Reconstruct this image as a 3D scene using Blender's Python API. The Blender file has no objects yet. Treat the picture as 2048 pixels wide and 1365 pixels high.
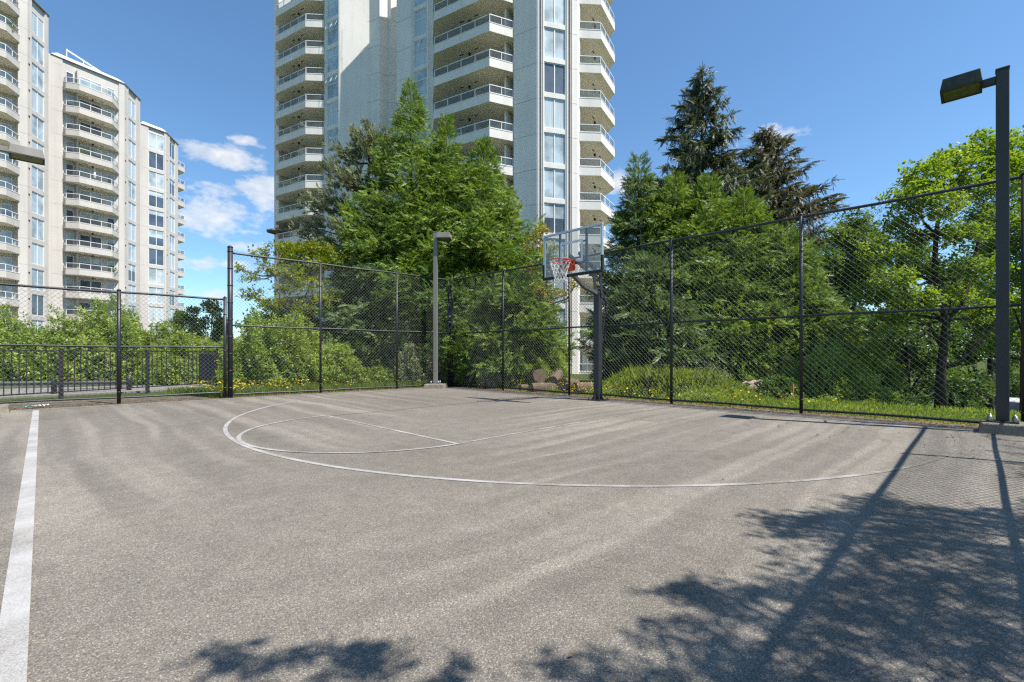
import bpy, bmesh, math, random
import numpy as np
from mathutils import Vector, Matrix
R_ = math.radians
random.seed(7)
rng = np.random.default_rng(11)
scn = bpy.context.scene
COL = scn.collection

# ---------------------------------------------------------------- frame of reference
# x runs along the far sideline, y along the baseline fence; the camera stands at x = y = 0
FOC, HEAD, EYE, HOR = 935.0, 0.7884, 1.072, 709.0
FW = np.array([math.sin(HEAD), math.cos(HEAD)])
RT = np.array([math.cos(HEAD), -math.sin(HEAD)])
def ld(lat, d):
    p = FW * d + RT * lat
    return (float(p[0]), float(p[1]))
def at(px, d): return ld((px - 1024) / FOC * d, d)
def zat(py, d): return EYE + (HOR - py) / FOC * d
def gr(px, py): return at(px, FOC * EYE / (py - HOR))
SUN_EL, SUN_AZ = R_(59.5), (math.sin(R_(17)), -math.cos(R_(17)))
SUN = Vector((SUN_AZ[0] * math.cos(SUN_EL), SUN_AZ[1] * math.cos(SUN_EL), math.sin(SUN_EL)))

# ---------------------------------------------------------------- objects
def tag(o, label=None, cat=None, group=None, kind=None):
    if label: o['label'] = label
    if cat: o['category'] = cat
    if group: o['group'] = group
    if kind: o['kind'] = kind
    return o
def empty(name, loc=(0, 0, 0), rz=0.0):
    o = bpy.data.objects.new(name, None)
    COL.objects.link(o)
    o.location = loc
    o.rotation_euler = (0, 0, rz)
    o.empty_display_size = .3
    return o
def link(name, me, mat, parent=None):
    o = bpy.data.objects.new(name, me)
    COL.objects.link(o)
    if mat is not None:
        for m in (mat if isinstance(mat, (list, tuple)) else [mat]): me.materials.append(m)
    if parent is not None: o.parent = parent
    return o
def copy_tree(o, parent=None):
    c = o.copy()
    COL.objects.link(c)
    if parent is not None: c.parent = parent
    for ch in [x for x in COL.objects if x.parent == o]: copy_tree(ch, c)
    return c

class MB:
    def __init__(s): s.v, s.f, s.m = [], [], []
    def quad(s, pts, m=0):
        i = len(s.v); s.v += [tuple(p) for p in pts]; s.f.append(tuple(range(i, i + len(pts)))); s.m.append(m)
    def hexa(s, p, m=0):
        i = len(s.v); s.v += [tuple(q) for q in p]
        for f in ((0, 3, 2, 1), (4, 5, 6, 7), (0, 1, 5, 4), (1, 2, 6, 5), (2, 3, 7, 6), (3, 0, 4, 7)):
            s.f.append(tuple(i + k for k in f)); s.m.append(m)
    def box(s, x0, x1, y0, y1, z0, z1, m=0):
        s.hexa([(x0, y0, z0), (x1, y0, z0), (x1, y1, z0), (x0, y1, z0), (x0, y0, z1), (x1, y0, z1), (x1, y1, z1), (x0, y1, z1)], m)
    def prism(s, poly, z0, z1, m=0, top=None):
        n = len(poly); i = len(s.v); top = top or poly
        s.v += [(x, y, z0) for x, y in poly] + [(x, y, z1) for x, y in top]
        for k in range(n):
            s.f.append((i + k, i + (k + 1) % n, i + n + (k + 1) % n, i + n + k)); s.m.append(m)
        s.f.append(tuple(i + n + k for k in range(n))); s.m.append(m)
        s.f.append(tuple(i + n - 1 - k for k in range(n))); s.m.append(m)
    def bar(s, a, b, w, h=None, m=0, up=(0, 0, 1)):
        a, b = Vector(a), Vector(b); h = h or w
        d = (b - a).normalized(); u = Vector(up)
        if abs(d.dot(u)) > .98: u = Vector((1, 0, 0))
        r = d.cross(u).normalized(); u = r.cross(d)
        P = []
        for c in (a, b):
            for sx, sy in ((-1, -1), (1, -1), (1, 1), (-1, 1)): P.append(c + r * sx * w / 2 + u * sy * h / 2)
        s.hexa(P, m)
    def tube(s, pts, rad, n=8, m=0, cap=True):
        pts = [Vector(p) for p in pts]
        rads = rad if isinstance(rad, (list, tuple)) else [rad] * len(pts)
        i0 = len(s.v); prev = None
        for k, p in enumerate(pts):
            d = (pts[min(k + 1, len(pts) - 1)] - pts[max(k - 1, 0)]).normalized()
            if prev is None:
                u = Vector((0, 0, 1)) if abs(d.z) < .9 else Vector((1, 0, 0))
            else: u = prev
            r = d.cross(u).normalized(); u = r.cross(d); prev = u
            for j in range(n):
                a = 2 * math.pi * j / n
                s.v.append(tuple(p + (r * math.cos(a) + u * math.sin(a)) * rads[k]))
        for k in range(len(pts) - 1):
            for j in range(n):
                a, b = i0 + k * n + j, i0 + k * n + (j + 1) % n
                s.f.append((a, b, b + n, a + n)); s.m.append(m)
        if cap:
            s.f.append(tuple(i0 + n - 1 - j for j in range(n))); s.m.append(m)
            e = i0 + (len(pts) - 1) * n
            s.f.append(tuple(e + j for j in range(n))); s.m.append(m)
    def build(s, name, mat, parent=None, smooth=False, bevel=0.0):
        me = bpy.data.meshes.new(name)
        me.from_pydata(s.v, [], s.f)
        if any(s.m): me.polygons.foreach_set('material_index', s.m)
        if smooth: me.polygons.foreach_set('use_smooth', [True] * len(s.f))
        bm = bmesh.new(); bm.from_mesh(me)
        bmesh.ops.recalc_face_normals(bm, faces=bm.faces)
        bm.to_mesh(me); bm.free()
        me.update()
        o = link(name, me, mat, parent)
        if bevel:
            b = o.modifiers.new('bevel', 'BEVEL'); b.width = bevel; b.segments = 2; b.limit_method = 'ANGLE'
        return o

def np_mesh(name, V, F, mat, parent=None, tint=None, smooth=False):
    """V (n,3), F (m,k): one mesh from arrays; tint is a per-vertex value"""
    me = bpy.data.meshes.new(name)
    V = np.ascontiguousarray(V, dtype=np.float32); F = np.ascontiguousarray(F, dtype=np.int32)
    m, k = F.shape
    me.vertices.add(len(V)); me.vertices.foreach_set('co', V.ravel())
    me.loops.add(m * k); me.loops.foreach_set('vertex_index', F.ravel())
    me.polygons.add(m)
    me.polygons.foreach_set('loop_start', np.arange(0, m * k, k, dtype=np.int32))
    me.polygons.foreach_set('loop_total', np.full(m, k, dtype=np.int32))
    if smooth: me.polygons.foreach_set('use_smooth', np.ones(m, dtype=bool))
    if tint is not None:
        a = me.attributes.new('tint', 'FLOAT', 'POINT')
        a.data.foreach_set('value', np.ascontiguousarray(tint, dtype=np.float32))
    me.update(calc_edges=True)
    return link(name, me, mat, parent)

# ---------------------------------------------------------------- materials
def newmat(name):
    m = bpy.data.materials.new(name); m.use_nodes = True
    nt = m.node_tree
    for n in list(nt.nodes): nt.nodes.remove(n)
    return m, nt
class NT:
    def __init__(s, nt): s.nt = nt
    def n(s, t, **kw):
        nd = s.nt.nodes.new(t)
        for k, v in kw.items():
            if k == 'inp':
                for kk, vv in v.items():
                    if hasattr(vv, 'is_output') or isinstance(vv, bpy.types.NodeSocket): s.nt.links.new(vv, nd.inputs[kk])
                    else: nd.inputs[kk].default_value = vv
            else: setattr(nd, k, v)
        return nd
    def math(s, op, a, b=None, c=None, clamp=False):
        nd = s.nt.nodes.new('ShaderNodeMath'); nd.operation = op; nd.use_clamp = clamp
        for i, v in enumerate((a, b, c)):
            if v is None: continue
            if isinstance(v, bpy.types.NodeSocket): s.nt.links.new(v, nd.inputs[i])
            else: nd.inputs[i].default_value = v
        return nd.outputs[0]
    def mix(s, fac, a, b, blend='MIX'):
        nd = s.nt.nodes.new('ShaderNodeMix'); nd.data_type = 'RGBA'; nd.blend_type = blend
        for i, v in ((0, fac), (6, a), (7, b)):
            if isinstance(v, bpy.types.NodeSocket): s.nt.links.new(v, nd.inputs[i])
            elif i == 0: nd.inputs[0].default_value = v
            else: nd.inputs[i].default_value = (*v, 1) if len(v) == 3 else v
        return nd.outputs[2]
    def ramp(s, fac, stops, interp='LINEAR'):
        nd = s.nt.nodes.new('ShaderNodeValToRGB'); cr = nd.color_ramp; cr.interpolation = interp
        while len(cr.elements) < len(stops): cr.elements.new(.5)
        for e, (p, c) in zip(cr.elements, stops):
            e.position = p; e.color = (c, c, c, 1) if isinstance(c, (int, float)) else (*c, 1)
        s.nt.links.new(fac, nd.inputs[0])
        return nd.outputs[0]
    def out(s, sh):
        o = s.nt.nodes.new('ShaderNodeOutputMaterial'); s.nt.links.new(sh, o.inputs[0])
def noise(N, vec, scale, detail=3, rough=.55, **kw):
    nd = N.n('ShaderNodeTexNoise', inp={'Scale': scale, 'Detail': detail, 'Roughness': rough, 'Vector': vec})
    return nd.outputs['Fac']

def surf(name, col, rough=.6, metal=0.0, var=.25, scale=6.0, bump=0.0, bscale=60.0, spec=.5, dirt=None, streak=False, coat=0.0):
    """painted / concrete / metal surface with uneven tone and fine bump"""
    m, nt = newmat(name); N = NT(nt)
    g = N.n('ShaderNodeTexCoord').outputs['Object']
    vec = g
    if streak:
        mp = N.n('ShaderNodeMapping', inp={'Vector': g, 'Scale': (1, 1, .12)}); vec = mp.outputs[0]
    f1 = noise(N, vec, scale, 5, .6)
    f = N.ramp(f1, [(.3, 1 - var), (.7, 1 + var * .35)])
    c = N.mix(1.0, col, f, 'MULTIPLY')
    if dirt:
        f2 = noise(N, g, scale * .35, 6, .65)
        c = N.mix(N.ramp(f2, [(.5, 0.0), (.72, .8)]), c, dirt)
    b = N.n('ShaderNodeBsdfPrincipled', inp={'Base Color': c, 'Roughness': rough, 'Metallic': metal, 'Specular IOR Level': spec})
    if coat: b.inputs['Coat Weight'].default_value = coat
    if bump:
        bf = noise(N, g, bscale, 3, .6)
        bp = N.n('ShaderNodeBump', inp={'Strength': bump, 'Distance': .02, 'Height': bf})
        nt.links.new(bp.outputs[0], b.inputs['Normal'])
    N.out(b.outputs[0])
    return m

def leafmat(name, cols, trans=.35, rough=.5, nscale=.8):
    """leaf material: tint per spray, drift of tone over the plant, light through the blade"""
    m, nt = newmat(name); N = NT(nt)
    a = N.n('ShaderNodeAttribute', attribute_name='tint').outputs['Fac']
    g = N.n('ShaderNodeTexCoord').outputs['Object']
    f = noise(N, g, nscale, 3, .6)
    t = N.math('ADD', N.math('MULTIPLY', a, .65), N.math('MULTIPLY', f, .5))
    c = N.ramp(t, [(.12, cols[0]), (.5, cols[1]), (.9, cols[2])])
    b = N.n('ShaderNodeBsdfPrincipled', inp={'Base Color': c, 'Roughness': rough, 'Specular IOR Level': .35})
    ct = N.mix(1.0, c, (1.25, 1.2, .55), 'MULTIPLY')
    tr = N.n('ShaderNodeBsdfTranslucent', inp={'Color': ct})
    mx = N.n('ShaderNodeMixShader', inp={0: trans, 1: b.outputs[0], 2: tr.outputs[0]})
    N.out(mx.outputs[0])
    return m

def asphalt_mat(name, paint=False):
    m, nt = newmat(name); N = NT(nt)
    g = N.n('ShaderNodeTexCoord').outputs['Object']
    vo = N.n('ShaderNodeTexVoronoi', inp={'Vector': g, 'Scale': 215.0, 'Randomness': 1.0})
    stone = N.n('ShaderNodeSeparateColor', inp={'Color': vo.outputs['Color']})
    sv = N.ramp(stone.outputs[0], [(0.0, .155), (.3, .22), (.62, .27), (.9, .325), (1.0, .54)])
    warm = N.ramp(stone.outputs[1], [(0.0, (1.12, 1.0, .84)), (.5, (1.05, 1.0, .92)), (1.0, (1.0, 1.0, .98))])
    c = N.mix(1.0, sv, warm, 'MULTIPLY')
    c = N.mix(1.0, c, (.695, .655, .595), 'MULTIPLY')
    gap = N.ramp(vo.outputs['Distance'], [(.35, 1.0), (.75, .62)])
    c = N.mix(1.0, c, gap, 'MULTIPLY')
    # the sealer was spread in long sweeping bands
    sx = N.n('ShaderNodeSeparateXYZ', inp={'Vector': g})
    X, Y = sx.outputs[0], sx.outputs[1]
    wob = N.math('MULTIPLY', N.math('SUBTRACT', noise(N, g, .32, 2, .5), .5), .55)
    dx = N.math('MULTIPLY', N.math('MAXIMUM', N.math('SUBTRACT', 8.5, X), 0.0), .8)
    dy = N.math('MAXIMUM', N.math('SUBTRACT', 9.0, Y), 0.0)
    w = N.math('POWER', N.math('ADD', N.math('POWER', dx, 8.0), N.math('POWER', dy, 8.0)), .125)
    w = N.math('ADD', w, wob)
    cv = N.n('ShaderNodeCombineXYZ', inp={0: N.math('MULTIPLY', N.math('SUBTRACT', X, Y), .03), 1: w, 2: 0.0})
    band = noise(N, cv.outputs[0], 1.9, 2, .45)
    band2 = noise(N, cv.outputs[0], 4.6, 1, .5)
    bl = N.math('ADD', N.math('MULTIPLY', band, .30), N.math('MULTIPLY', band2, .70))
    fade = N.math('MULTIPLY', N.math('SUBTRACT', N.math('ABSOLUTE', N.math('SUBTRACT', dx, dy)), .45), .6, clamp=True)
    fade = N.math('MULTIPLY', fade, N.ramp(noise(N, g, .55, 2, .5), [(.35, .6), (.55, 1.0)]))
    c = N.mix(fade, c, N.mix(1.0, c, N.ramp(bl, [(.34, .87), (.45, .94), (.51, 1.03), (.56, 1.20), (.63, 1.32)]), 'MULTIPLY'))
    big = noise(N, g, .38, 5, .6)
    c = N.mix(1.0, c, N.ramp(big, [(.32, (.86, .85, .83)), (.5, (1, 1, 1)), (.68, (1.10, 1.08, 1.05))]), 'MULTIPLY')
    mid = noise(N, g, 5.0, 5, .7)
    c = N.mix(1.0, c, N.ramp(mid, [(.3, .86), (.7, 1.12)]), 'MULTIPLY')
    sp = noise(N, g, 1.7, 2, .5)
    c = N.mix(N.ramp(sp, [(.70, 0.0), (.76, .5)]), c, (.12, .08, .05))
    if paint:
        wear = noise(N, g, 2.2, 4, .65)
        wear2 = noise(N, g, 160.0, 2, .5)
        at_ = N.n('ShaderNodeAttribute', attribute_name='tint').outputs['Fac']
        k = N.math('ADD', N.math('MULTIPLY', wear, .9), N.math('MULTIPLY', wear2, .6))
        k = N.math('ADD', N.math('SUBTRACT', k, .75), at_)
        pf = N.ramp(k, [(.3, 0.0), (.75, 1.0)])
        pc = N.mix(1.0, (.385, .375, .365), N.ramp(stone.outputs[0], [(0, .86), (.5, 1), (1, 1.05)]), 'MULTIPLY')
        c = N.mix(pf, c, pc)
    b = N.n('ShaderNodeBsdfPrincipled', inp={'Base Color': c, 'Roughness': .82, 'Specular IOR Level': .3})
    hgt = N.math('SUBTRACT', 1.0, vo.outputs['Distance'])
    bp = N.n('ShaderNodeBump', inp={'Strength': .2, 'Distance': .003, 'Height': hgt})
    nt.links.new(bp.outputs[0], b.inputs['Normal'])
    N.out(b.outputs[0])
    return m

def ground_mat():
    m, nt = newmat('turf_and_soil'); N = NT(nt)
    g = N.n('ShaderNodeTexCoord').outputs['Object']
    f = noise(N, g, 1.1, 6, .65); f2 = noise(N, g, 22.0, 4, .7)
    c = N.ramp(f, [(.3, (.035, .055, .014)), (.5, (.06, .085, .02)), (.7, (.09, .085, .035))])
    c = N.mix(1.0, c, N.ramp(f2, [(.25, .55), (.75, 1.35)]), 'MULTIPLY')
    b = N.n('ShaderNodeBsdfPrincipled', inp={'Base Color': c, 'Roughness': .95, 'Specular IOR Level': .1})
    bp = N.n('ShaderNodeBump', inp={'Strength': .7, 'Distance': .05, 'Height': f2})
    nt.links.new(bp.outputs[0], b.inputs['Normal']); N.out(b.outputs[0])
    return m
def soil_mat():
    m, nt = newmat('verge_soil'); N = NT(nt)
    g = N.n('ShaderNodeTexCoord').outputs['Object']
    f = noise(N, g, 5.0, 6, .7); f2 = noise(N, g, 70.0, 3, .7)
    c = N.ramp(f, [(.3, (.09, .065, .042)), (.5, (.16, .135, .10)), (.7, (.24, .21, .17))])
    c = N.mix(1.0, c, N.ramp(f2, [(.25, .5), (.75, 1.5)]), 'MULTIPLY')
    b = N.n('ShaderNodeBsdfPrincipled', inp={'Base Color': c, 'Roughness': .95, 'Specular IOR Level': .1})
    bp = N.n('ShaderNodeBump', inp={'Strength': .8, 'Distance': .03, 'Height': f2})
    nt.links.new(bp.outputs[0], b.inputs['Normal']); N.out(b.outputs[0])
    return m
def facade_mat(name, col, joint=True):
    """painted concrete with rain streaks and faint blotches"""
    m, nt = newmat(name); N = NT(nt)
    g = N.n('ShaderNodeTexCoord').outputs['Object']
    f1 = noise(N, g, .35, 5, .6)
    mp = N.n('ShaderNodeMapping', inp={'Vector': g, 'Scale': (1.6, 1.6, .08)})
    f2 = noise(N, mp.outputs[0], 1.0, 5, .7)
    c = N.mix(1.0, col, N.ramp(f1, [(.3, (.92, .92, .92)), (.7, (1.04, 1.035, 1.02))]), 'MULTIPLY')
    c = N.mix(1.0, c, N.ramp(f2, [(.35, (.92, .92, .915)), (.55, (1, 1, 1))]), 'MULTIPLY')
    f3 = noise(N, g, 9.0, 4, .6)
    c = N.mix(1.0, c, N.ramp(f3, [(.3, .96), (.7, 1.03)]), 'MULTIPLY')
    b = N.n('ShaderNodeBsdfPrincipled', inp={'Base Color': c, 'Roughness': .8, 'Specular IOR Level': .3})
    N.out(b.outputs[0])
    return m
def pane_mat(name, col, rough=.04, curtain=False):
    m, nt = newmat(name); N = NT(nt)
    g = N.n('ShaderNodeTexCoord').outputs['Object']
    c = col
    if curtain:
        mp = N.n('ShaderNodeMapping', inp={'Vector': g, 'Scale': (7, 7, .25)})
        f = noise(N, mp.outputs[0], 1.0, 2, .5)
        c = N.mix(1.0, col, N.ramp(f, [(.35, .78), (.65, 1.05)]), 'MULTIPLY')
    else:
        f = noise(N, g, .9, 2, .5)
        c = N.mix(1.0, col, N.ramp(f, [(.35, .6), (.65, 1.2)]), 'MULTIPLY')
    b = N.n('ShaderNodeBsdfPrincipled', inp={'Base Color': c, 'Roughness': .5, 'Specular IOR Level': .2, 'Coat Weight': 1.0, 'Coat Roughness': rough, 'Coat IOR': 1.7})
    N.out(b.outputs[0])
    return m
def clear_mat(name, tint=(1, 1, 1), refl=.10):
    m, nt = newmat(name); N = NT(nt)
    lw = N.n('ShaderNodeLayerWeight', inp={'Blend': .5}).outputs['Facing']
    fr = N.math('ADD', N.math('MULTIPLY', N.math('POWER', lw, 4.0), .7), .045)
    t = N.n('ShaderNodeBsdfTransparent', inp={'Color': (*tint, 1)})
    gl = N.n('ShaderNodeBsdfGlossy', inp={'Color': (1, 1, 1, 1), 'Roughness': .03})
    df = N.n('ShaderNodeBsdfDiffuse', inp={'Color': (.42, .41, .38, 1)})
    m0 = N.n('ShaderNodeMixShader', inp={0: refl, 1: t.outputs[0], 2: df.outputs[0]})
    mx = N.n('ShaderNodeMixShader', inp={0: fr, 1: m0.outputs[0], 2: gl.outputs[0]})
    N.out(mx.outputs[0])
    return m
def bark_mat(name, a, b_, scale=14.0):
    m, nt = newmat(name); N = NT(nt)
    g = N.n('ShaderNodeTexCoord').outputs['Object']
    mp = N.n('ShaderNodeMapping', inp={'Vector': g, 'Scale': (1, 1, .22)})
    f = noise(N, mp.outputs[0], scale, 5, .7)
    c = N.ramp(f, [(.3, a), (.7, b_)])
    b = N.n('ShaderNodeBsdfPrincipled', inp={'Base Color': c, 'Roughness': .9, 'Specular IOR Level': .15})
    bp = N.n('ShaderNodeBump', inp={'Strength': .8, 'Distance': .03, 'Height': f})
    nt.links.new(bp.outputs[0], b.inputs['Normal']); N.out(b.outputs[0])
    return m
def log_end_mat():
    m, nt = newmat('cut_log_end'); N = NT(nt)
    g = N.n('ShaderNodeTexCoord').outputs['Object']
    wv = N.n('ShaderNodeTexWave', wave_type='RINGS', rings_direction='X', inp={'Vector': g, 'Scale': 14.0, 'Distortion': 3.0, 'Detail': 3.0})
    f = noise(N, g, 9, 4, .6)
    c = N.ramp(wv.outputs['Fac'], [(0, (.10, .066, .038)), (1, (.21, .15, .095))])
    c = N.mix(N.ramp(f, [(.4, 0.0), (.7, .7)]), c, (.075, .055, .04))
    b = N.n('ShaderNodeBsdfPrincipled', inp={'Base Color': c, 'Roughness': .9})
    N.out(b.outputs[0])
    return m

M = dict(
    asphalt=asphalt_mat('court_asphalt'), paint=asphalt_mat('worn_white_paint', True),
    ground=ground_mat(), soil=soil_mat(),
    vinyl=surf('black_vinyl', (.022, .023, .026), .42, 0, .3, 9, .15, 90, .5),
    wire=surf('vinyl_wire', (.13, .135, .125), .35, 0, .2, 9, 0, 60, .6),
    iron=surf('black_iron', (.02, .02, .025), .45, 0, .3, 8, .1, 60),
    steel=surf('dark_bronze_paint', (.042, .042, .040), .5, 0, .3, 3, .12, 80, .5, None, True),
    taupe=surf('taupe_paint', (.20, .185, .165), .55, 0, .25, 3, .1, 80, .45, None, True),
    hoopsteel=surf('black_powder_coat', (.026, .027, .030), .42, 0, .25, 4, .1, 90, .5),
    alu=surf('brushed_aluminium', (.55, .56, .57), .4, .6, .2, 5, .05, 60),
    pad=surf('black_rubber', (.02, .02, .02), .7, 0, .2, 6, .1, 60),
    orange=surf('orange_rim_paint', (.62, .075, .02), .45, 0, .3, 9, .05, 60),
    net=surf('white_cord', (.72, .71, .68), .9, 0, .3, 20),
    white=surf('white_line_on_glass', (.72, .73, .74), .6, 0, .2, 7),
    glass=clear_mat('backboard_acrylic', (.90, .92, .90), .13),
    railglass=clear_mat('balcony_glass', (.62, .70, .74), .10),
    conc=surf('rough_concrete', (.235, .21, .17), .9, 0, .35, 7, .5, 40, .2, (.13, .12, .08)),
    path=surf('path_concrete', (.22, .205, .185), .9, 0, .3, 3, .3, 50, .2),
    lens=surf('mossy_lens', (.15, .165, .085), .35, 0, .6, 14, 0, 60, .5, (.06, .08, .03)),
    grime=surf('grimy_lamp_housing', (.05, .052, .036), .6, 0, .6, 9, .1, 60, .4, (.10, .085, .04)),
    cap=surf('galvanised_cap', (.33, .33, .33), .45, .5, .3, 9),
    fac=facade_mat('pale_concrete_facade', (.73, .69, .64)),
    fac2=facade_mat('cream_concrete_facade', (.53, .50, .465)),
    soffit=facade_mat('balcony_soffit', (.74, .69, .58)),
    frame=surf('white_window_frame', (.72, .72, .72), .4, 0, .1, 3),
    dark=pane_mat('dark_window_glass', (.06, .085, .12)),
    blind=pane_mat('blinds_behind_glass', (.40, .47, .50), .05),
    curt=pane_mat('curtain_behind_glass', (.50, .56, .58), .05, True),
    seam=surf('panel_joint', (.20, .20, .195), .9),
    metalroof=surf('pale_metal_roof', (.68, .67, .63), .45, 0, .12, 2),
    trim=surf('rust_pipe', (.22, .17, .14), .6),
    bark=bark_mat('brown_bark', (.045, .032, .022), (.13, .10, .07)),
    barkdark=bark_mat('dark_bark', (.018, .014, .011), (.06, .048, .036)),
    barkgrey=bark_mat('grey_bark', (.10, .085, .065), (.24, .20, .15)),
    logbark=bark_mat('brown_log_bark', (.06, .043, .028), (.21, .155, .105), 22.0), logend=log_end_mat(), deadwood=bark_mat('dead_wood', (.13, .10, .07), (.36, .30, .22), 10),
    board=surf('grey_weathered_boards', (.055, .06, .07), .8, 0, .4, 7, .3, 40, .2, None, True),
    cedar=leafmat('cedar_foliage', [(.052, .108, .018), (.140, .235, .033), (.28, .365, .06)], .30),
    cedarb=leafmat('cedar_blue_foliage', [(.055, .10, .036), (.125, .20, .060), (.22, .29, .10)], .28),
    spruce=leafmat('spruce_foliage', [(.042, .060, .040), (.088, .112, .060), (.15, .17, .085)], .22),
    sprucebrown=leafmat('brown_spruce_foliage', [(.055, .056, .034), (.11, .105, .055), (.18, .16, .08)], .22),
    pine=leafmat('pine_needles', [(.075, .095, .056), (.17, .195, .105), (.34, .35, .21)], .3),
    maple=leafmat('maple_leaves', [(.09, .165, .014), (.18, .28, .022), (.27, .36, .042)], .52, .45),
    dkleaf=leafmat('dark_leaves', [(.042, .088, .017), (.092, .165, .026), (.155, .235, .042)], .42, .45),
    hedge=leafmat('hedge_leaves', [(.10, .175, .022), (.225, .325, .042), (.40, .46, .10)], .40, .42),
    yleaf=leafmat('yellow_green_leaves', [(.09, .14, .008), (.18, .23, .012), (.30, .31, .02)], .4, .45),
    golden=leafmat('golden_leaves', [(.12, .13, .02), (.28, .23, .03), (.45, .34, .05)], .35, .5),
    varie=leafmat('variegated_leaves', [(.10, .15, .05), (.23, .27, .12), (.50, .50, .34)], .35, .5),
    grass=leafmat('grass_blades', [(.10, .19, .02), (.23, .33, .045), (.40, .45, .105)], .5, .5, .5),
    yflower=leafmat('yellow_petals', [(.55, .36, .01), (.68, .48, .015), (.75, .58, .03)], .25),
    wflower=leafmat('white_petals', [(.55, .55, .42), (.70, .70, .58), (.8, .8, .7)], .25),
    litter=leafmat('dry_leaves', [(.09, .045, .02), (.19, .10, .045), (.30, .19, .09)], .15, .8, 3),
    umb=surf('grey_canvas', (.27, .23, .20), .9), wcanvas=surf('white_canvas', (.75, .74, .72), .9),
    teal=surf('teal_plastic', (.15, .55, .50), .4), carpaint=surf('white_car_paint', (.80, .80, .82), .25, 0, .05, 2, 0, 60, .5, None, False, 1.0),
    tyre=surf('tyre_rubber', (.02, .02, .02), .8), red=surf('red_vinyl_letters', (.60, .03, .03), .5),
    sorange=surf('orange_marking', (.85, .17, .03), .6), pinkcloth=surf('dusky_pink_plastic', (.42, .12, .16), .6),
)

# ---------------------------------------------------------------- world, sun, camera
def build_world():
    w = bpy.data.worlds.new('World'); scn.world = w; w.use_nodes = True; w.cycles.sampling_method = 'NONE'
    nt = w.node_tree
    for n in list(nt.nodes): nt.nodes.remove(n)
    N = NT(nt)
    sky = N.n('ShaderNodeTexSky', sky_type='NISHITA', sun_disc=False, sun_elevation=SUN_EL, sun_rotation=math.atan2(SUN_AZ[0], SUN_AZ[1]),
              altitude=50.0, air_density=1.0, dust_density=.25, ozone_density=1.6)
    dirv = N.n('ShaderNodeTexCoord').outputs['Generated']
    skyc = N.mix(1.0, sky.outputs[0], (.75, .99, 1.12), 'MULTIPLY')
    bw = N.n('ShaderNodeBackground', inp={'Color': skyc, 'Strength': SKY})
    # fair-weather cumulus low over the horizon: each cloud has its own bearing, height and spread
    def dot(v, c): return N.n('ShaderNodeVectorMath', operation='DOT_PRODUCT', inp={0: v, 1: tuple(c)}).outputs['Value']
    tot = None
    for (px, py, wx, wy, s) in CLOUDS:
        c = Vector((*(FW + RT * (px - 1024) / FOC), (HOR - py) / FOC)); k = 1 / c.length; c.normalize()
        r = Vector((c.y, -c.x, 0)).normalized(); u = r.cross(c)
        a = N.math('DIVIDE', dot(dirv, r), wx / FOC * k); b = N.math('DIVIDE', dot(dirv, u), wy / FOC * k)
        q = N.math('SQRT', N.math('ADD', N.math('MULTIPLY', a, a), N.math('MULTIPLY', b, b)))
        fac = N.math('MULTIPLY', N.math('SUBTRACT', 1.0, q), s)
        fac = N.math('SUBTRACT', fac, N.math('MULTIPLY', N.math('LESS_THAN', dot(dirv, c), .3), 9.0))
        tot = fac if tot is None else N.math('MAXIMUM', tot, fac)
    mp = N.n('ShaderNodeMapping', inp={'Vector': dirv, 'Scale': (1, 1, 1.9)})
    nz = noise(N, mp.outputs[0], 24.0, 8, .6)
    nz2 = noise(N, mp.outputs[0], 34.0, 6, .6)
    v = N.math('ADD', N.math('MAXIMUM', tot, -1.5), N.math('MULTIPLY', N.math('SUBTRACT', nz, .5), 2.5))
    fac = N.ramp(v, [(.04, 0.0), (.45, .58), (1.0, .92)])
    shade = N.ramp(nz2, [(.3, (.70, .76, .86)), (.7, (1.0, 1.0, 1.0))])
    bc = N.n('ShaderNodeBackground', inp={'Color': shade, 'Strength': .56})
    mx = N.n('ShaderNodeMixShader', inp={0: fac, 1: bw.outputs[0], 2: bc.outputs[0]})
    o = N.n('ShaderNodeOutputWorld'); nt.links.new(mx.outputs[0], o.inputs[0])
SKY = .094
CLOUDS = [(465, 315, 95, 30, 1.0), (485, 282, 24, 14, .7), (545, 385, 70, 48, 1.0), (425, 435, 100, 40, .9), (430, 382, 60, 16, .45),
          (400, 525, 130, 16, .6), (440, 590, 60, 12, .5), (520, 497, 60, 14, .5), (1240, 368, 42, 36, .9), (1330, 372, 30, 14, .5),
          (1562, 272, 42, 26, .5), (1500, 275, 60, 12, .25)]
build_world()
sd = bpy.data.lights.new('sun', 'SUN'); sd.energy = 4.6; sd.angle = R_(.53); sd.color = (1.0, .955, .89)
so = bpy.data.objects.new('sun', sd); COL.objects.link(so)
so.rotation_euler = (-SUN).to_track_quat('-Z', 'Y').to_euler()
cd = bpy.data.cameras.new('camera'); cam = bpy.data.objects.new('camera', cd); COL.objects.link(cam)
cd.sensor_width = 36; cd.lens = FOC / 2048 * 36; cd.shift_y = (HOR - 682.5) / 2048; cd.clip_start = .05; cd.clip_end = 3000
cam.location = (0, 0, EYE); cam.rotation_euler = (R_(90), 0, -HEAD)
scn.camera = cam
scn.view_settings.view_transform = 'Standard'; scn.view_settings.look = 'None'; scn.view_settings.gamma = 1; scn.view_settings.exposure = .88
scn.cycles.use_denoising = False
scn.cycles.use_adaptive_sampling = False
scn.cycles.filter_width = 1.3
scn.cycles.sampling_pattern = 'BLUE_NOISE'
scn.cycles.sample_clamp_indirect = 1.2
scn.cycles.caustics_reflective = False; scn.cycles.caustics_refractive = False
scn.cycles.max_bounces = 8; scn.cycles.transparent_max_bounces = 24
scn.cycles.diffuse_bounces = 4

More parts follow.
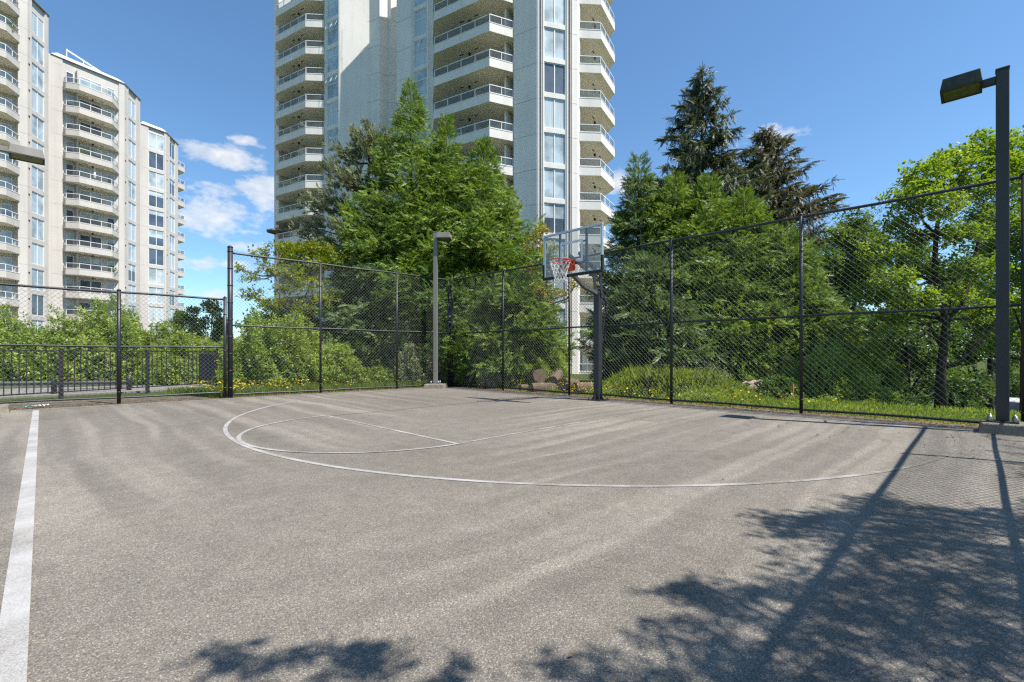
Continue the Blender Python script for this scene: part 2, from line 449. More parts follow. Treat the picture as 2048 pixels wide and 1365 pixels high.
# ---------------------------------------------------------------- ground
def sst(a, b, x):
    t = np.clip((x - a) / (b - a), 0, 1); return t * t * (3 - 2 * t)
def terrain(x, y):
    x = np.asarray(x, float); y = np.asarray(y, float)
    z = -3.2 * sst(12.6, 21, x) * sst(6.5, 1.5, y)
    z = z - 2.2 * sst(26, 44, np.hypot(x, y))
    return z
def tz(p): return float(terrain(p[0], p[1]))
def grid_ground():
    xs = np.concatenate([np.linspace(-900, -60, 8), np.linspace(-50, 60, 91), np.linspace(70, 900, 8)])
    X, Y = np.meshgrid(xs, xs, indexing='ij')
    Z = terrain(X, Y) - .035
    n = len(xs); V = np.stack([X, Y, Z], -1).reshape(-1, 3)
    i, j = np.meshgrid(np.arange(n - 1), np.arange(n - 1), indexing='ij')
    a = (i * n + j).ravel(); F = np.stack([a, a + n, a + n + 1, a + 1], 1)
    tag(np_mesh('ground', V, F, M['ground'], smooth=True), kind='structure')
grid_ground()
FENCE_X = 9.72
def back_y(x): return 12.62 + (FENCE_X - x) * .07
CO = [(-9, -1.05), (9.50, -1.05), (9.50, 12.55), (3.3, 12.98), (-9, 13.55)]
def slab(name, poly, z, mat):
    b = MB(); b.prism(poly, z - .03, z); return tag(b.build(name, mat), kind='structure')
slab('court', CO, 0.0, M['asphalt'])
slab('verge', [(9.502, -1.4), (10.05, -1.4), (10.05, 13.0), (9.502, 12.553)], -.012, M['soil'])
slab('verge', [(10.05, 13.002), (3.3, 13.50), (2.6, 14.6), (-9, 17.5), (-9, 13.552), (3.3, 12.982), (9.502, 12.555)], -.014, M['soil'])

# painted lines: flat strips 4 mm above the asphalt, worn in places
def strip(name, pts, w, closed=False, wear=None, z=.004):
    pts = np.array(pts, float); n = len(pts)
    t = np.gradient(pts, axis=0); t /= np.linalg.norm(t, axis=1)[:, None]
    nn = np.stack([-t[:, 1], t[:, 0]], 1)
    L = pts + nn * w / 2; Rr = pts - nn * w / 2
    V = np.zeros((2 * n, 3)); V[0::2, :2] = L; V[1::2, :2] = Rr; V[:, 2] = z
    a = np.arange(n - 1) * 2
    F = np.stack([a, a + 1, a + 3, a + 2], 1)
    e1_, e2_ = V[1] - V[0], V[3] - V[0]
    if e1_[0] * e2_[1] - e1_[1] * e2_[0] < 0: F = F[:, ::-1]
    wv = np.full(n, .5) if wear is None else np.array([wear(*p) for p in pts])
    return tag(np_mesh(name, V, F, M['paint'], None, np.repeat(wv, 2)), kind='structure')
def seg(a, b, n=40): return [(a[0] + (b[0] - a[0]) * k / n, a[1] + (b[1] - a[1]) * k / n) for k in range(n + 1)]
HX, HY = 7.694, 6.18
def arc(cx, cy, r, a0, a1, n=120): return [(cx + r * math.cos(R_(a0 + (a1 - a0) * k / n)), cy + r * math.sin(R_(a0 + (a1 - a0) * k / n))) for k in range(n + 1)]
strip('three_point_line', arc(HX, HY, 6.02, 82, 278), .055, wear=lambda x, y: .56 - .10 * max(0, (HX - x) < 2.6 and y < 6) - .34 * max(0, (x - 5.2) / 2.5) * (1 if y > 8 else .35) - (.10 if y < 2.6 else 0))
strip('free_throw_circle', arc(3.53, 6.21, 1.82, 90, 270), .05, z=.006, wear=lambda x, y: .56 if y > 7.2 or x < 1.9 else .48)
strip('free_throw_line', seg((HX - 4.19, HY - 1.8), (HX - 4.19, HY + 1.8)), .05, wear=lambda x, y: .56 if y < 5.8 else .45)
strip('lane_line', seg((HX - 4.14, HY - 1.77), (8.95, HY - 1.72)), .05, wear=lambda x, y: .46 if x < 6 else .30)
strip('lane_line', seg((HX - 4.14, HY + 1.79), (8.95, HY + 1.72)), .05, wear=lambda x, y: .20)
strip('halfcourt_line', seg((-.0772, -1.0), (-.0772, 12.72), 60), .085, z=.006, wear=lambda x, y: .62)
strip('sideline', seg((-.08, 12.78), (8.9, 12.52), 60), .05, wear=lambda x, y: .50 if x < 5 else .25)
strip('baseline', seg((8.98, -.6), (8.95, 12.3), 60), .05, wear=lambda x, y: .42 if y < 2.2 else .12)

# ---------------------------------------------------------------- chain-link fences
def wires(P0, P1, z0, z1, pitch=.094, rad=.0025, inset=.03):
    P0 = np.array(P0); P1 = np.array(P1); L = np.linalg.norm(P1 - P0); u = (P1 - P0) / L
    nrm = np.array([-u[1], u[0]]); H = z1 - z0
    A, B, O = [], [], []
    for sgn in (1, -1):
        for k in np.arange(-H, L + H, pitch):
            s0, s1 = k, k + H
            a, b = max(s0, 0), min(s1, L)
            if b - a < .01: continue
            za, zb = (a - s0), (b - s0)
            if sgn < 0: za, zb = H - za, H - zb
            A.append((a, za)); B.append((b, zb)); O.append(sgn * .0016)
    A, B, O = np.array(A), np.array(B), np.array(O)
    def w3(q, off): return np.stack([P0[0] + u[0] * q[:, 0] + nrm[0] * off, P0[1] + u[1] * q[:, 0] + nrm[1] * off, z0 + q[:, 1]], 1)
    a3, b3 = w3(A, O), w3(B, O)
    d = b3 - a3; d /= np.linalg.norm(d, axis=1)[:, None]
    n3 = np.array([nrm[0], nrm[1], 0.0])[None].repeat(len(d), 0); e = np.cross(d, n3)
    V = []
    for base in (a3, b3):
        for k in range(4):
            ang = math.pi / 4 + k * math.pi / 2
            V.append(base + rad * (math.cos(ang) * n3 + math.sin(ang) * e))
    V = np.stack(V, 1).reshape(-1, 3); i = np.arange(len(d)) * 8
    F = np.concatenate([np.stack([i + k, i + (k + 1) % 4, i + 4 + (k + 1) % 4, i + 4 + k], 1) for k in range(4)])
    return V, F
def ringbands(b, p, r, z0, z1, step):
    z = z0
    while z < z1:
        b.tube([(p[0], p[1], z - .012), (p[0], p[1], z + .012)], r, 10); z += step
def chain_fence(name, label, P0, P1, posts, top, mid, post_r=.030, end_r=(None, None), bottom=.075, ends_extra=.0, low=.0):
    root = empty(name, (P0[0], P0[1], 0)); tag(root, label, 'fence')
    o = np.array([P0[0], P0[1]]); q0 = (0.0, 0.0); q1 = (P1[0] - P0[0], P1[1] - P0[1])
    L = math.hypot(*q1); u = (q1[0] / L, q1[1] / L)
    V, F = wires(q0, q1, low + bottom - .03, low + top + .028)
    np_mesh('wire_mesh', V, F, M['wire'], root)
    # rails sag a few millimetres between posts
    def rail(nm, z, r):
        b = MB(); pts = []
        n = 60
        for k in range(n + 1):
            s = L * k / n
            pts.append((u[0] * s, u[1] * s, low + z + .006 * math.sin(s * 2.3 + z)))
        b.tube(pts, r, 8); return b.build(nm, M['vinyl'], root, True)
    rail('top_rail', top, .024); rail('middle_rail', mid, .021); rail('bottom_rail', bottom, .021)
    for k, s in enumerate(posts):
        first, last = s < .05, s > L - .05
        r = post_r
        if first and end_r[0]: r = end_r[0]
        if last and end_r[1]: r = end_r[1]
        x, y = u[0] * s, u[1] * s
        b = MB(); h = top + .03
        if r > post_r: h = top + .13
        b.tube([(x, y, -.03), (x, y, low + h)], r, 14)
        b.tube([(x, y, low + h), (x, y, low + h + .02), (x, y, low + h + .045)], [r * 1.12, r * 1.05, r * .3], 14)
        ringbands(b, (x, y), r * 1.13, .25, low + h - .05, .42 if r > post_r else .9)
        b.build('post', M['vinyl'], root, True)
    return root
C0 = (FENCE_X, -.84); C1 = (FENCE_X, 12.52)
chain_fence('chain_link_fence', 'tall black chain-link fence behind the hoop, running along the baseline to the right edge', C1, C0,
            [0, 2.48, 4.97, 7.78, 10.26, 12.99, 13.36], 3.56, 1.765, end_r=(.045, .045))
B0 = (3.28, back_y(3.28)); B1 = (FENCE_X - .07, back_y(FENCE_X - .07) - .02)
LB = math.hypot(B1[0] - B0[0], B1[1] - B0[1])
chain_fence('chain_link_fence', 'tall black chain-link fence before the bramble, between thick end post and far corner', B0, B1,
            [0, 2.18, 4.49, LB - .001], 3.58, 1.785, end_r=(.058, None))
A0 = (-6.0, back_y(-6.0)); A1 = (3.20, back_y(3.20))
LA = math.hypot(A1[0] - A0[0], A1[1] - A0[1])
chain_fence('chain_link_fence', 'lower black chain-link fence at the left edge, in front of picket fence and hedge', A0, A1,
            [0, 2.4, 4.8, 7.2, LA - .03], 2.36, 1.185, .036, low=.06)
chain_fence('chain_link_fence', 'black chain-link fence on the near side of the court whose shadow crosses the asphalt', (-6.0, -.84), (FENCE_X - .06, -.84),
            [0, 2.6, 5.2, 7.8, 10.4, 13.0, 15.62], 2.44, 1.22, .030)

# ---------------------------------------------------------------- basketball hoop
def hoop():
    px_, py_ = 9.12, 6.25
    root = empty('basketball_hoop', (px_, py_, 0)); tag(root, 'basketball hoop with clear backboard, orange rim and white net on black post', 'basketball hoop')
    S = M['hoopsteel']
    b = MB(); b.box(-.19, .19, -.19, .19, 0.0, .022); o = b.build('base_plate', S, root, bevel=.004)
    for sx in (-.155, .155):
        for sy in (-.155, .155):
            b = MB(); b.tube([(sx, sy, .022), (sx, sy, .06)], .016, 6); b.build('bolt', S, root)
    b = MB(); b.box(-.072, .072, -.072, .072, .022, 2.50)
    for s in (-1, 1):
        b.hexa([(.073 * s, -.006, .022), (.17 * s, -.006, .022), (.17 * s, .006, .022), (.073 * s, .006, .022), (.073 * s, -.006, .17), (.08 * s, -.006, .17), (.08 * s, .006, .17), (.073 * s, .006, .17)])
        b.hexa([(-.006, .073 * s, .022), (.006, .073 * s, .022), (.006, .17 * s, .022), (-.006, .17 * s, .022), (-.006, .073 * s, .17), (.006, .073 * s, .17), (.006, .08 * s, .17), (-.006, .08 * s, .17)])
    b.build('pole', S, root, bevel=.006)
    fx = HX + .381 - px_           # board face, relative
    cy = 6.22 - py_
    b = MB()
    for s in (-1, 1):
        b.bar((.05, s * .085, 2.40), (-.03, s * .085, 2.94), .012, .10)
    b.build('top_bracket', S, root)
    for s in (-1, 1):
        b = MB(); b.bar((-.02, s * .10, 2.90), (fx + .09, s * .13 + cy, 3.26), .03, .075); b.build('upper_arm', S, root, bevel=.004)
    b = MB(); b.bar((.06, 0, 2.46), (fx + .42, cy, 2.60), .09, .085); b.bar((fx + .43, cy, 2.602), (fx + .07, cy, 2.80), .082, .078)
    b.build('lower_arm', M['alu'] if False else surf('grey_arm_paint', (.075, .078, .08), .4), root, bevel=.004)
    b = MB()
    for s in (-1, 1): b.bar((.0, s * .09, 2.50), (.36, s * .06, 2.27), .012, .07)
    b.build('rear_arm', S, root)
    b = MB(); b.tube([(.34, 0, 2.32), (.28, 0, 1.42)], .017, 8); b.tube([(.33, .0, 2.15), (.16, 0, 1.42)], .012, 8); b.bar((.06, 0, 1.42), (.31, 0, 1.42), .05, .05)
    b.tube([(.17, 0, 1.42), (.17, 0, 1.34)], .03, 8)
    b.build('height_adjuster', S, root)
    b = MB(); b.bar((.36, .0, 2.26), (.16, 0, 1.98), .016, .03); b.build('brace', S, root)
    # board
    W, z0, z1 = .80, 2.78, 3.77
    g = MB(); g.box(fx + .006, fx + .018, cy - W + .03, cy + W - .03, z0 + .03, z1 - .03)
    bd = g.build('backboard', M['glass'], root)
    f = MB()
    for a, c, d, e in ((-W, W, z1 - .045, z1), (-W, W, z0, z0 + .045)): f.box(fx - .004, fx + .042, cy + a, cy + c, d, e)
    for s in (-1, 1): f.box(fx - .003, fx + .041, cy + s * W - (.045 if s > 0 else 0), cy + s * W + (0 if s > 0 else .045), z0 + .0455, z1 - .0455)
    f.build('board_frame', M['alu'], bd, bevel=.004)
    t = MB(); tw, t0, t1, lw = .305, 3.06, 3.52, .05
    for a, c, d, e in ((-tw, tw, t1 - lw, t1), (-tw, tw, t0, t0 + lw)): t.box(fx - .001, fx + .004, cy + a, cy + c, d, e)
    for s in (-1, 1): t.box(fx - .0005, fx + .0035, cy + s * tw - (lw if s > 0 else 0), cy + s * tw + (0 if s > 0 else lw), t0 + lw, t1 - lw)
    t.build('target_square', M['white'], bd)
    k = MB()
    for s in (-1, 1):
        k.box(fx + .044, fx + .084, cy + s * .36 - .02, cy + s * .36 + .02, z0 + .02, z1 - .02)
        k.box(fx + .0445, fx + .075, cy + s * .36 - (.09 if s > 0 else -.02), cy + s * .36 + (-.02 if s > 0 else .09), t1 - .05, t1 - .02)
    k.box(fx + .046, fx + .080, cy - .338, cy + .338, z0 + .24, z0 + .28)
    k.build('back_brace', S, bd)
    p = MB()
    p.box(fx - .014, fx + .056, cy - W - .014, cy + W + .014, z0 - .022, z0 + .035)
    for s in (-1, 1): p.box(fx - .0135, fx + .0555, cy + s * W - (.040 if s > 0 else .0135), cy + s * W + (.0135 if s > 0 else .040), z0 + .0352, z0 + .33)
    p.build('edge_padding', M['pad'], bd, bevel=.01)
    # rim and net
    rx, rz = HX - px_, 3.05
    ring = MB(); ring.tube([(rx + .2285 * math.cos(a), cy + .2285 * math.sin(a), rz) for a in np.linspace(0, 2 * math.pi, 49)], .0095, 8, cap=False)
    ring.box(fx - .028, fx - .0145, cy - .12, cy + .12, rz - .18, rz + .05)
    ring.box(fx - .19, fx - .0285, cy - .075, cy + .075, rz - .022, rz + .018)
    for s in (-1, 1):
        ring.bar((fx - .03, s * .09 + cy, rz - .13), (rx + .10, s * .17 + cy, rz - .01), .014)
    for q in range(12):
        a = 2 * math.pi * q / 12
        ring.tube([(rx + .222 * math.cos(a), cy + .222 * math.sin(a), rz - .005), (rx + .214 * math.cos(a), cy + .214 * math.sin(a), rz - .028), (rx + .226 * math.cos(a + .06), cy + .226 * math.sin(a + .06), rz - .008)], .004, 5)
    rim = ring.build('rim', M['orange'], root, True)
    n = MB(); NS = 12; lv = 6
    rad = [.222, .200, .170, .145, .130, .128, .135]; zz = [0, .07, .15, .23, .31, .38, .43]
    for q in range(NS):
        for sg in (1, -1):
            pts = []
            for l in range(lv + 1):
                a = 2 * math.pi * (q + sg * .5 * l * .98) / NS + random.uniform(-.05, .05)
                pts.append((rx + rad[l] * math.cos(a) + random.uniform(-.006, .006) + .010 * l / lv, cy + rad[l] * math.sin(a) + random.uniform(-.006, .006), rz - .02 - zz[l] + random.uniform(-.008, .008)))
            n.tube(pts, .0038, 5)
    n.build('net', M['net'], rim)
hoop()

# ---------------------------------------------------------------- court lamps
def lamp(name, label, x, y, rz, zb, ztop, arm, hl, mat, headmat, block, lift=0.0, w=.20):
    """square steel post on a concrete block, box luminaire on a short arm towards +x of the local frame"""
    root = empty(name, (x, y, 0), rz); tag(root, label, 'lamp', 'court lamps on square posts')
    b = MB(); bx0, bx1, by0, by1 = block
    b.prism([(bx0, by0), (bx1, by0), (bx1, by1), (bx0, by1)], -.03, zb, top=[(bx0 + .03, by0 + .03), (bx1 - .03, by0 + .03), (bx1 - .03, by1 - .03), (bx0 + .03, by1 - .03)])
    b.build('concrete_base', M['conc'], root, bevel=.02)
    b = MB(); b.box(-.15, .15, -.15, .15, zb, zb + .02); b.build('base_plate', mat, root)
    for sx in (-1, 1):
        for sy in (-1, 1):
            c = MB(); c.tube([(sx * .12, sy * .12, zb + .02), (sx * .12, sy * .12, zb + .06), (sx * .12, sy * .12, zb + .10)], [.029, .027, .015], 10); c.build('bolt_cap', M['cap'], root, True)
    b = MB(); b.box(-.064, .064, -.064, .064, zb + .02, ztop); b.box(-.07, .07, -.07, .07, ztop, ztop + .03)
    b.build('post', mat, root, bevel=.008)
    h0 = .064 + arm; z1 = ztop - .02 + lift; z0 = z1 - .165
    if arm > 0:
        b = MB(); b.box(.0645, h0, -.045, .045, ztop - .15, ztop - .06); b.build('arm', mat, root, bevel=.004)
    b = MB()
    b.prism([(h0, -w), (h0 + hl, -w), (h0 + hl, w), (h0, w)], z0, z1, top=[(h0 + .02, -w + .02), (h0 + hl - .03, -w + .02), (h0 + hl - .03, w - .02), (h0 + .02, w - .02)])
    hd = b.build('luminaire', headmat, root, bevel=.006)
    b = MB()
    for a0, a1, c0, c1 in ((h0, h0 + hl, -w, -w + .03), (h0, h0 + hl, w - .03, w), (h0, h0 + .03, -w + .03, w - .03), (h0 + hl - .03, h0 + hl, -w + .03, w - .03)):
        b.box(a0, a1, c0, c1, z0 - .022, z0 - .001)
    b.build('lens_frame', M['grime'], hd)
    b = MB(); b.box(h0 + .031, h0 + hl - .031, -w + .031, w - .031, z0 - .014, z0 - .003); b.build('lens', M['lens'], hd)
    b = MB(); b.box(-.030, .030, -.0675, -.0645, zb + .42, zb + .54); b.build('handhole_cover', mat, root)
    return root
lamp('court_lamp', 'tall dark court lamp on a concrete block at the right edge of the court', 9.25, -.25, R_(90), .145, 4.94, .13, .43, M['steel'], M['grime'], (-.42, .24, -.34, .28), .07, .22)
lamp('court_lamp', 'pale taupe court lamp standing in the far corner of the court before the cedars', 8.84, 12.22, R_(-48), .13, 4.93, .0, .44, M['taupe'], M['taupe'], (-.34, .34, -.30, .30))
lamp('court_lamp', 'grey court lamp reaching in from the left edge before the stepped apartment building', -.74, 12.92, 0.0, .13, 5.02, .24, .48, M['taupe'], M['taupe'], (-.3, .33, -.36, .26))
# ---------------------------------------------------------------- apartment buildings
def vec(a): return np.array([math.cos(R_(a)), math.sin(R_(a))])          # direction in (lateral, depth) terms
def wv(v): return FW * v[1] + RT * v[0]
E1, E2, E3, E4 = vec(-30), vec(60), vec(15), vec(105)
class Face:
    """one straight stretch of facade: s runs along it, o stands out from it"""
    def __init__(s, P, ang):
        s.P = np.array(P, float); s.u = vec(ang); s.n = np.array([s.u[1], -s.u[0]])
    def p(s, a, o=0.0): return s.P + s.u * a + s.n * o
    def w(s, a, o=0.0): return ld(*s.p(a, o))
    def box(s, b, a0, a1, o0, o1, z0, z1, m=0):
        q = [s.w(a0, o0), s.w(a1, o0), s.w(a1, o1), s.w(a0, o1)]
        b.hexa([(x, y, z0) for x, y in q] + [(x, y, z1) for x, y in q], m)
    def plan(s, L, notches):
        r = [s.w(0)]
        for a0, a1, dep in notches: r += [s.w(a0), s.w(a0, -dep), s.w(a1, -dep), s.w(a1)]
        return r + [s.w(L)]
PZ = random.Random(5)
def window(root, F, a0, a1, o, z0, z1, lights=2, transom=False, opened=False, name='window', kind=None, arch=False):
    b = MB(); t = .06
    F.box(b, a0, a0 + t, o, o + .07, z0, z1); F.box(b, a1 - t, a1, o, o + .07, z0, z1)
    F.box(b, a0 + t, a1 - t, o, o + .068, z0, z0 + t); F.box(b, a0 + t, a1 - t, o, o + .068, z1 - t, z1)
    for k in range(1, lights):
        c = a0 + (a1 - a0) * k / lights
        F.box(b, c - .04, c + .04, o, o + .064, z0 + t, z1 - t)
    if transom:
        zt = z0 + (z1 - z0) * .62
        F.box(b, a0 + t, a1 - t, o, o + .062, zt - .035, zt + .035)
    if opened:                       # awning lights tilted out at the top of the window
        zt = z0 + (z1 - z0) * .62
        for k in range(2):
            c0 = a0 + t + (a1 - a0 - 2 * t) * k / 2 + .03; c1 = a0 + t + (a1 - a0 - 2 * t) * (k + 1) / 2 - .03
            for q0, q1 in ((c0, c0 + .04), (c1 - .04, c1)):
                p = [(*F.w(q0, o + .07), z1 - .07), (*F.w(q1, o + .07), z1 - .07), (*F.w(q1, o + .42), zt + .03), (*F.w(q0, o + .42), zt + .03)]
                b.hexa(p + [(x, y, z + .04) for x, y, z in p])
            p = [(*F.w(c0, o + .40), zt + .035), (*F.w(c1, o + .40), zt + .035), (*F.w(c1, o + .43), zt + .035), (*F.w(c0, o + .43), zt + .035)]
            b.hexa(p + [(x, y, z + .045) for x, y, z in p])
    f = b.build(name, M['frame'], root)
    k = kind or PZ.choice(['dark', 'blind', 'blind', 'curt', 'curt'])
    b = MB()
    lo = z0 + t * .5
    F.box(b, a0 + t * .6, a1 - t * .6, o + .018, o + .026, lo, z1 - t * .5)
    m = [M[k]]
    if k == 'dark' and PZ.random() < .6:           # a blind pulled part of the way down
        zb = z1 - (z1 - z0) * PZ.uniform(.2, .5)
        F.box(b, a0 + t, a1 - t, o + .0265, o + .029, zb, z1 - t, 1); m.append(M['blind'])
    b.build('pane', m, f)
    return f
def balcony(root, F, outline, dep, z0, gap=1.25, fh=.66, light=True, rail=.62):
    """concrete slab with a solid upstand, glass balustrade with white posts above it"""
    pts = [np.array(q, float) for q in outline]
    b = MB()
    s0, s1 = pts[0][0], pts[-1][0]
    poly = [F.w(*q) for q in pts] + [F.w(s1 - .002, -dep + .003), F.w(s0 + .002, -dep + .003)]
    b.prism(poly, z0, z0 + .24, 1)
    th = .13
    segs = []
    for a, c in zip(pts[:-1], pts[1:]):
        d = (c - a) / np.linalg.norm(c - a); n = np.array([d[1], -d[0]])
        if n @ (np.mean(pts, 0) + np.array([0, -1.0]) - a) > 0: n = -n
        segs.append((a, c, d, n))
    inner = []
    for k, q in enumerate(pts):
        if k == 0: nn = segs[0][3]
        elif k == len(pts) - 1: nn = segs[-1][3]
        else:
            nn = segs[k - 1][3] + segs[k][3]; nn = nn / (1 + segs[k - 1][3] @ segs[k][3])
        inner.append(nn)
    def off(k, t): return pts[k] - inner[k] * t
    for k in range(len(pts) - 1):
        q = [F.w(*off(k, -.012)), F.w(*off(k + 1, -.012)), F.w(*off(k + 1, th)), F.w(*off(k, th))]
        b.hexa([(x, y, z0 - .004) for x, y in q] + [(x, y, z0 + fh) for x, y in q])
        q = [F.w(*off(k, -.03)), F.w(*off(k + 1, -.03)), F.w(*off(k + 1, th + .02)), F.w(*off(k, th + .02))]
        b.hexa([(x, y, z0 + fh + .001) for x, y in q] + [(x, y, z0 + fh + .05) for x, y in q])
    if light:
        mid = (s0 + s1) / 2
        F.box(b, mid - .07, mid + .07, .15, .29, z0 - .20, z0 - .006, 2)
        F.box(b, mid - .9, mid - .5, .30, .40, z0 - .012, z0 - .005, 2); F.box(b, mid + .6, mid + 1.0, .35, .45, z0 - .012, z0 - .005, 2)
    bal = b.build('balcony', [M['fac2'] if F in CREAM else M['fac'], M['soffit'], M['iron']], root)
    r = MB(); g = MB()
    zr = z0 + fh + .05 + rail
    for k in range(len(pts) - 1):
        a, c = off(k, th / 2), off(k + 1, th / 2)
        L = np.linalg.norm(c - a); n = max(1, round(L / gap))
        A, C = F.w(*a), F.w(*c)
        r.bar((*A, zr), (*C, zr), .06, .055)
        for j in range(n + 1):
            q = F.w(*(a + (c - a) * j / n))
            if j == n and k < len(pts) - 2: continue
            r.bar((*q, z0 + fh + .05), (*q, zr - .02), .045)
        r.bar((*A, z0 + fh + .10), (*C, z0 + fh + .10), .03, .03)
        e = (c - a) / L * .03
        q = [F.w(*(a + e)), F.w(*(c - e))]
        g.quad([(*q[0], z0 + fh + .12), (*q[1], z0 + fh + .12), (*q[1], zr - .03), (*q[0], zr - .03)])
    r.build('railing', M['frame'], bal); g.build('glass_panel', M['railglass'], bal)
    return bal
CREAM = []
def settle(root):
    for o in COL.objects:
        if o.parent == root: o.location = -Vector(root.location)

def tower():
    k = .988
    L0, L1 = np.array((-26.4, 51.9)) * k, np.array((-17.15, 46.6)) * k
    M1, M2, M3, M4, M5 = [np.array(q) * k for q in ((-14.4, 47.2), (-13.2, 46.6), (-12.54, 47.3), (-12.2, 47.05), (-11.2, 47.7))]
    A = np.array((-10.57, 42.8)); B = np.array((1.9, 35.6)); C = np.array((5.13, 36.5))
    FL, FN, FR = Face(L0, -30), Face(A, -30), Face(C, 60)
    FB = Face(B, math.degrees(math.atan2(C[1] - B[1], C[0] - B[0])))
    LL, LN, LB_, LR = np.linalg.norm(L1 - L0), np.linalg.norm(B - A), np.linalg.norm(C - B), 6.6
    root = empty('apartment_tower', (*ld(-2, 48), 0.0))
    tag(root, 'tall pale apartment tower with stacked balconies rising behind the tall cedars', 'apartment tower')
    inv = Matrix.Translation(-Vector(root.location))
    ZT, ZTL = 40.0, 43.5
    wl, wn = (8.62, 10.32), (2.06, 3.56)
    wb = (LB_ * .17, LB_ * .70)
    # footprint
    foot = FL.plan(LL, [(.8, 8.3, 1.5), (*wl, .14)])
    foot += [ld(*q) for q in (M1, M2, M3, M4, M5)]
    near = FN.plan(LN, [(*wn, .14), (4.25, 12.35, 1.6)])[:-1] + FB.plan(LB_, [(*wb, .16)])[:-1] + FR.plan(LR, [(.5, 6.2, 1.5)])
    D = FR.p(LR); bk = A + E2 * 4.6
    b = MB()
    b.prism(foot + [ld(*(M5 + E2 * 9)), ld(*(L0 + E2 * 11))], -4, ZTL)
    b.prism(near + [ld(*(D - E1 * 9)), ld(*bk)], -4, ZT)
    # spandrels, joints, pilaster ribs
    zs = [26.2 + 2.7 * q for q in range(-10, 8)]
    for z in zs:
        for F, (a0, a1), dz, top in ((FL, wl, .03, ZTL), (FN, wn, .07, ZT), (FB, wb, 0.0, ZT)):
            if z + .37 < top: F.box(b, a0, a1, -.139, -.03, z + dz + (.01 if F is not FL else .0), z + dz + .365)
        for F, a0, a1, top in ((FN, .01, 1.75, ZT), (FN, 12.36, LN - .01, ZT), (FB, .02, LB_ * .15, ZT), (FB, LB_ * .73, LB_ - .02, ZT), (FL, .02, .78, ZTL)):
            F.box(b, a0, a1, -.02, .0025, z - .22, z - .195, 1)
        for Pa, Pb in ((L1, M1), (M1, M2), (M2, M3), (M3, M4), (M4, M5)):
            ang = math.degrees(math.atan2(Pb[1] - Pa[1], Pb[0] - Pa[0])); F = Face(Pa, ang)
            F.box(b, .005, np.linalg.norm(Pb - Pa) - .005, -.02, .0025, z - .05, z - .025, 1)
    for F, a, top in ((FN, wn[0] - .22, ZT), (FN, wn[1] + .22, ZT), (FN, 4.0, ZT), (FL, wl[0] - .16, ZTL), (FL, wl[1] + .12, ZTL), (FB, .12, ZT), (FB, LB_ * .15, ZT), (FB, LB_ * .74, ZT), (FB, LB_ * .86, ZT)):
        F.box(b, a - .035, a + .035, -.02, .05, -3.9, top - .02)
    for F, a, top in ((FB, .30, ZT), (FB, LB_ * .80, ZT)):      # rain-water pipes
        b.tube([(*F.w(a, .06), -3.9), (*F.w(a, .06), top - .1)], .045, 8, 2)
    w = b.build('wall', [M['fac'], M['seam'], M['trim']], root)
    b = MB()
    rp = [A, B, C, D, D - E1 * 9, bk]; cen = np.mean(rp, 0)
    ins = []
    for i, q in enumerate(rp):
        v = cen - q; ins.append(q + v / np.linalg.norm(v) * 3.6)
    out = [q - (cen - q) / np.linalg.norm(cen - q) * .25 for q in rp]
    b.prism([ld(*q) for q in out], ZT + .002, ZT + .35)
    b.prism([ld(*q) for q in rp], ZT + .352, 46.4, 0, [ld(*q) for q in ins])
    b.build('roof', M['metalroof'], root)
    for q in range(-10, 5):
        z = 26.2 + 2.7 * q
        if q <= 3:
            window(root, FB, *wb, -.158, z - 2.33, z, 2, name='window')
            window(root, FN, *wn, -.138, z - 2.26, z + .07, 1, True, q in (1,))
        window(root, FL, *wl, -.138, z - 2.30, z + .03, 1, True, q in (1, 3, -3))
        z0 = 25.86 + 2.7 * q
        balcony(root, FN, [(4.26, .0), (5.7, 1.62), (11.15, 1.62), (12.34, .02)], 1.59, z0)
        balcony(root, FR, [(.35, .005), (1.32, 1.44), (4.75, 1.44), (6.15, .005)], 1.49, z0 + .12)
        if z0 < 41: balcony(root, FL, [(.82, .35), (1.9, 1.05), (6.75, 1.05), (8.28, .02)], 1.49, z0 + .05)
        zf = z0 + .25
        window(root, FN, 5.4, 8.2, -1.595, zf, zf + 2.1, 2, name='balcony_door', kind='dark')
        window(root, FN, 8.9, 11.3, -1.595, zf, zf + 2.1, 2, name='balcony_door', kind=PZ.choice(['dark', 'curt']))
        window(root, FR, 1.5, 4.6, -1.495, zf + .13, zf + 2.2, 2, name='balcony_door', kind=PZ.choice(['dark', 'curt']))
        window(root, FL, 1.6, 3.6, -1.495, zf + .06, zf + 2.1, 2, name='balcony_door', kind='dark')
        window(root, FL, 5.0, 7.7, -1.495, zf + .06, zf + 2.1, 2, name='balcony_door', kind='dark')
    bw = MB()
    for q in range(-10, 5):
        z0 = 25.86 + 2.7 * q + .25
        FN.box(bw, 8.4, 8.52, -1.58, -.25, z0, z0 + 2.44); FN.box(bw, 11.45, 11.6, -1.58, -.1, z0, z0 + 2.44); FL.box(bw, 4.1, 4.22, -1.48, -.2, z0 + .06, z0 + 2.44)
    bw.build('privacy_screen', M['fac'], root)
    settle(root)
    return FN, FL, FR
FN, FL, FR = tower()

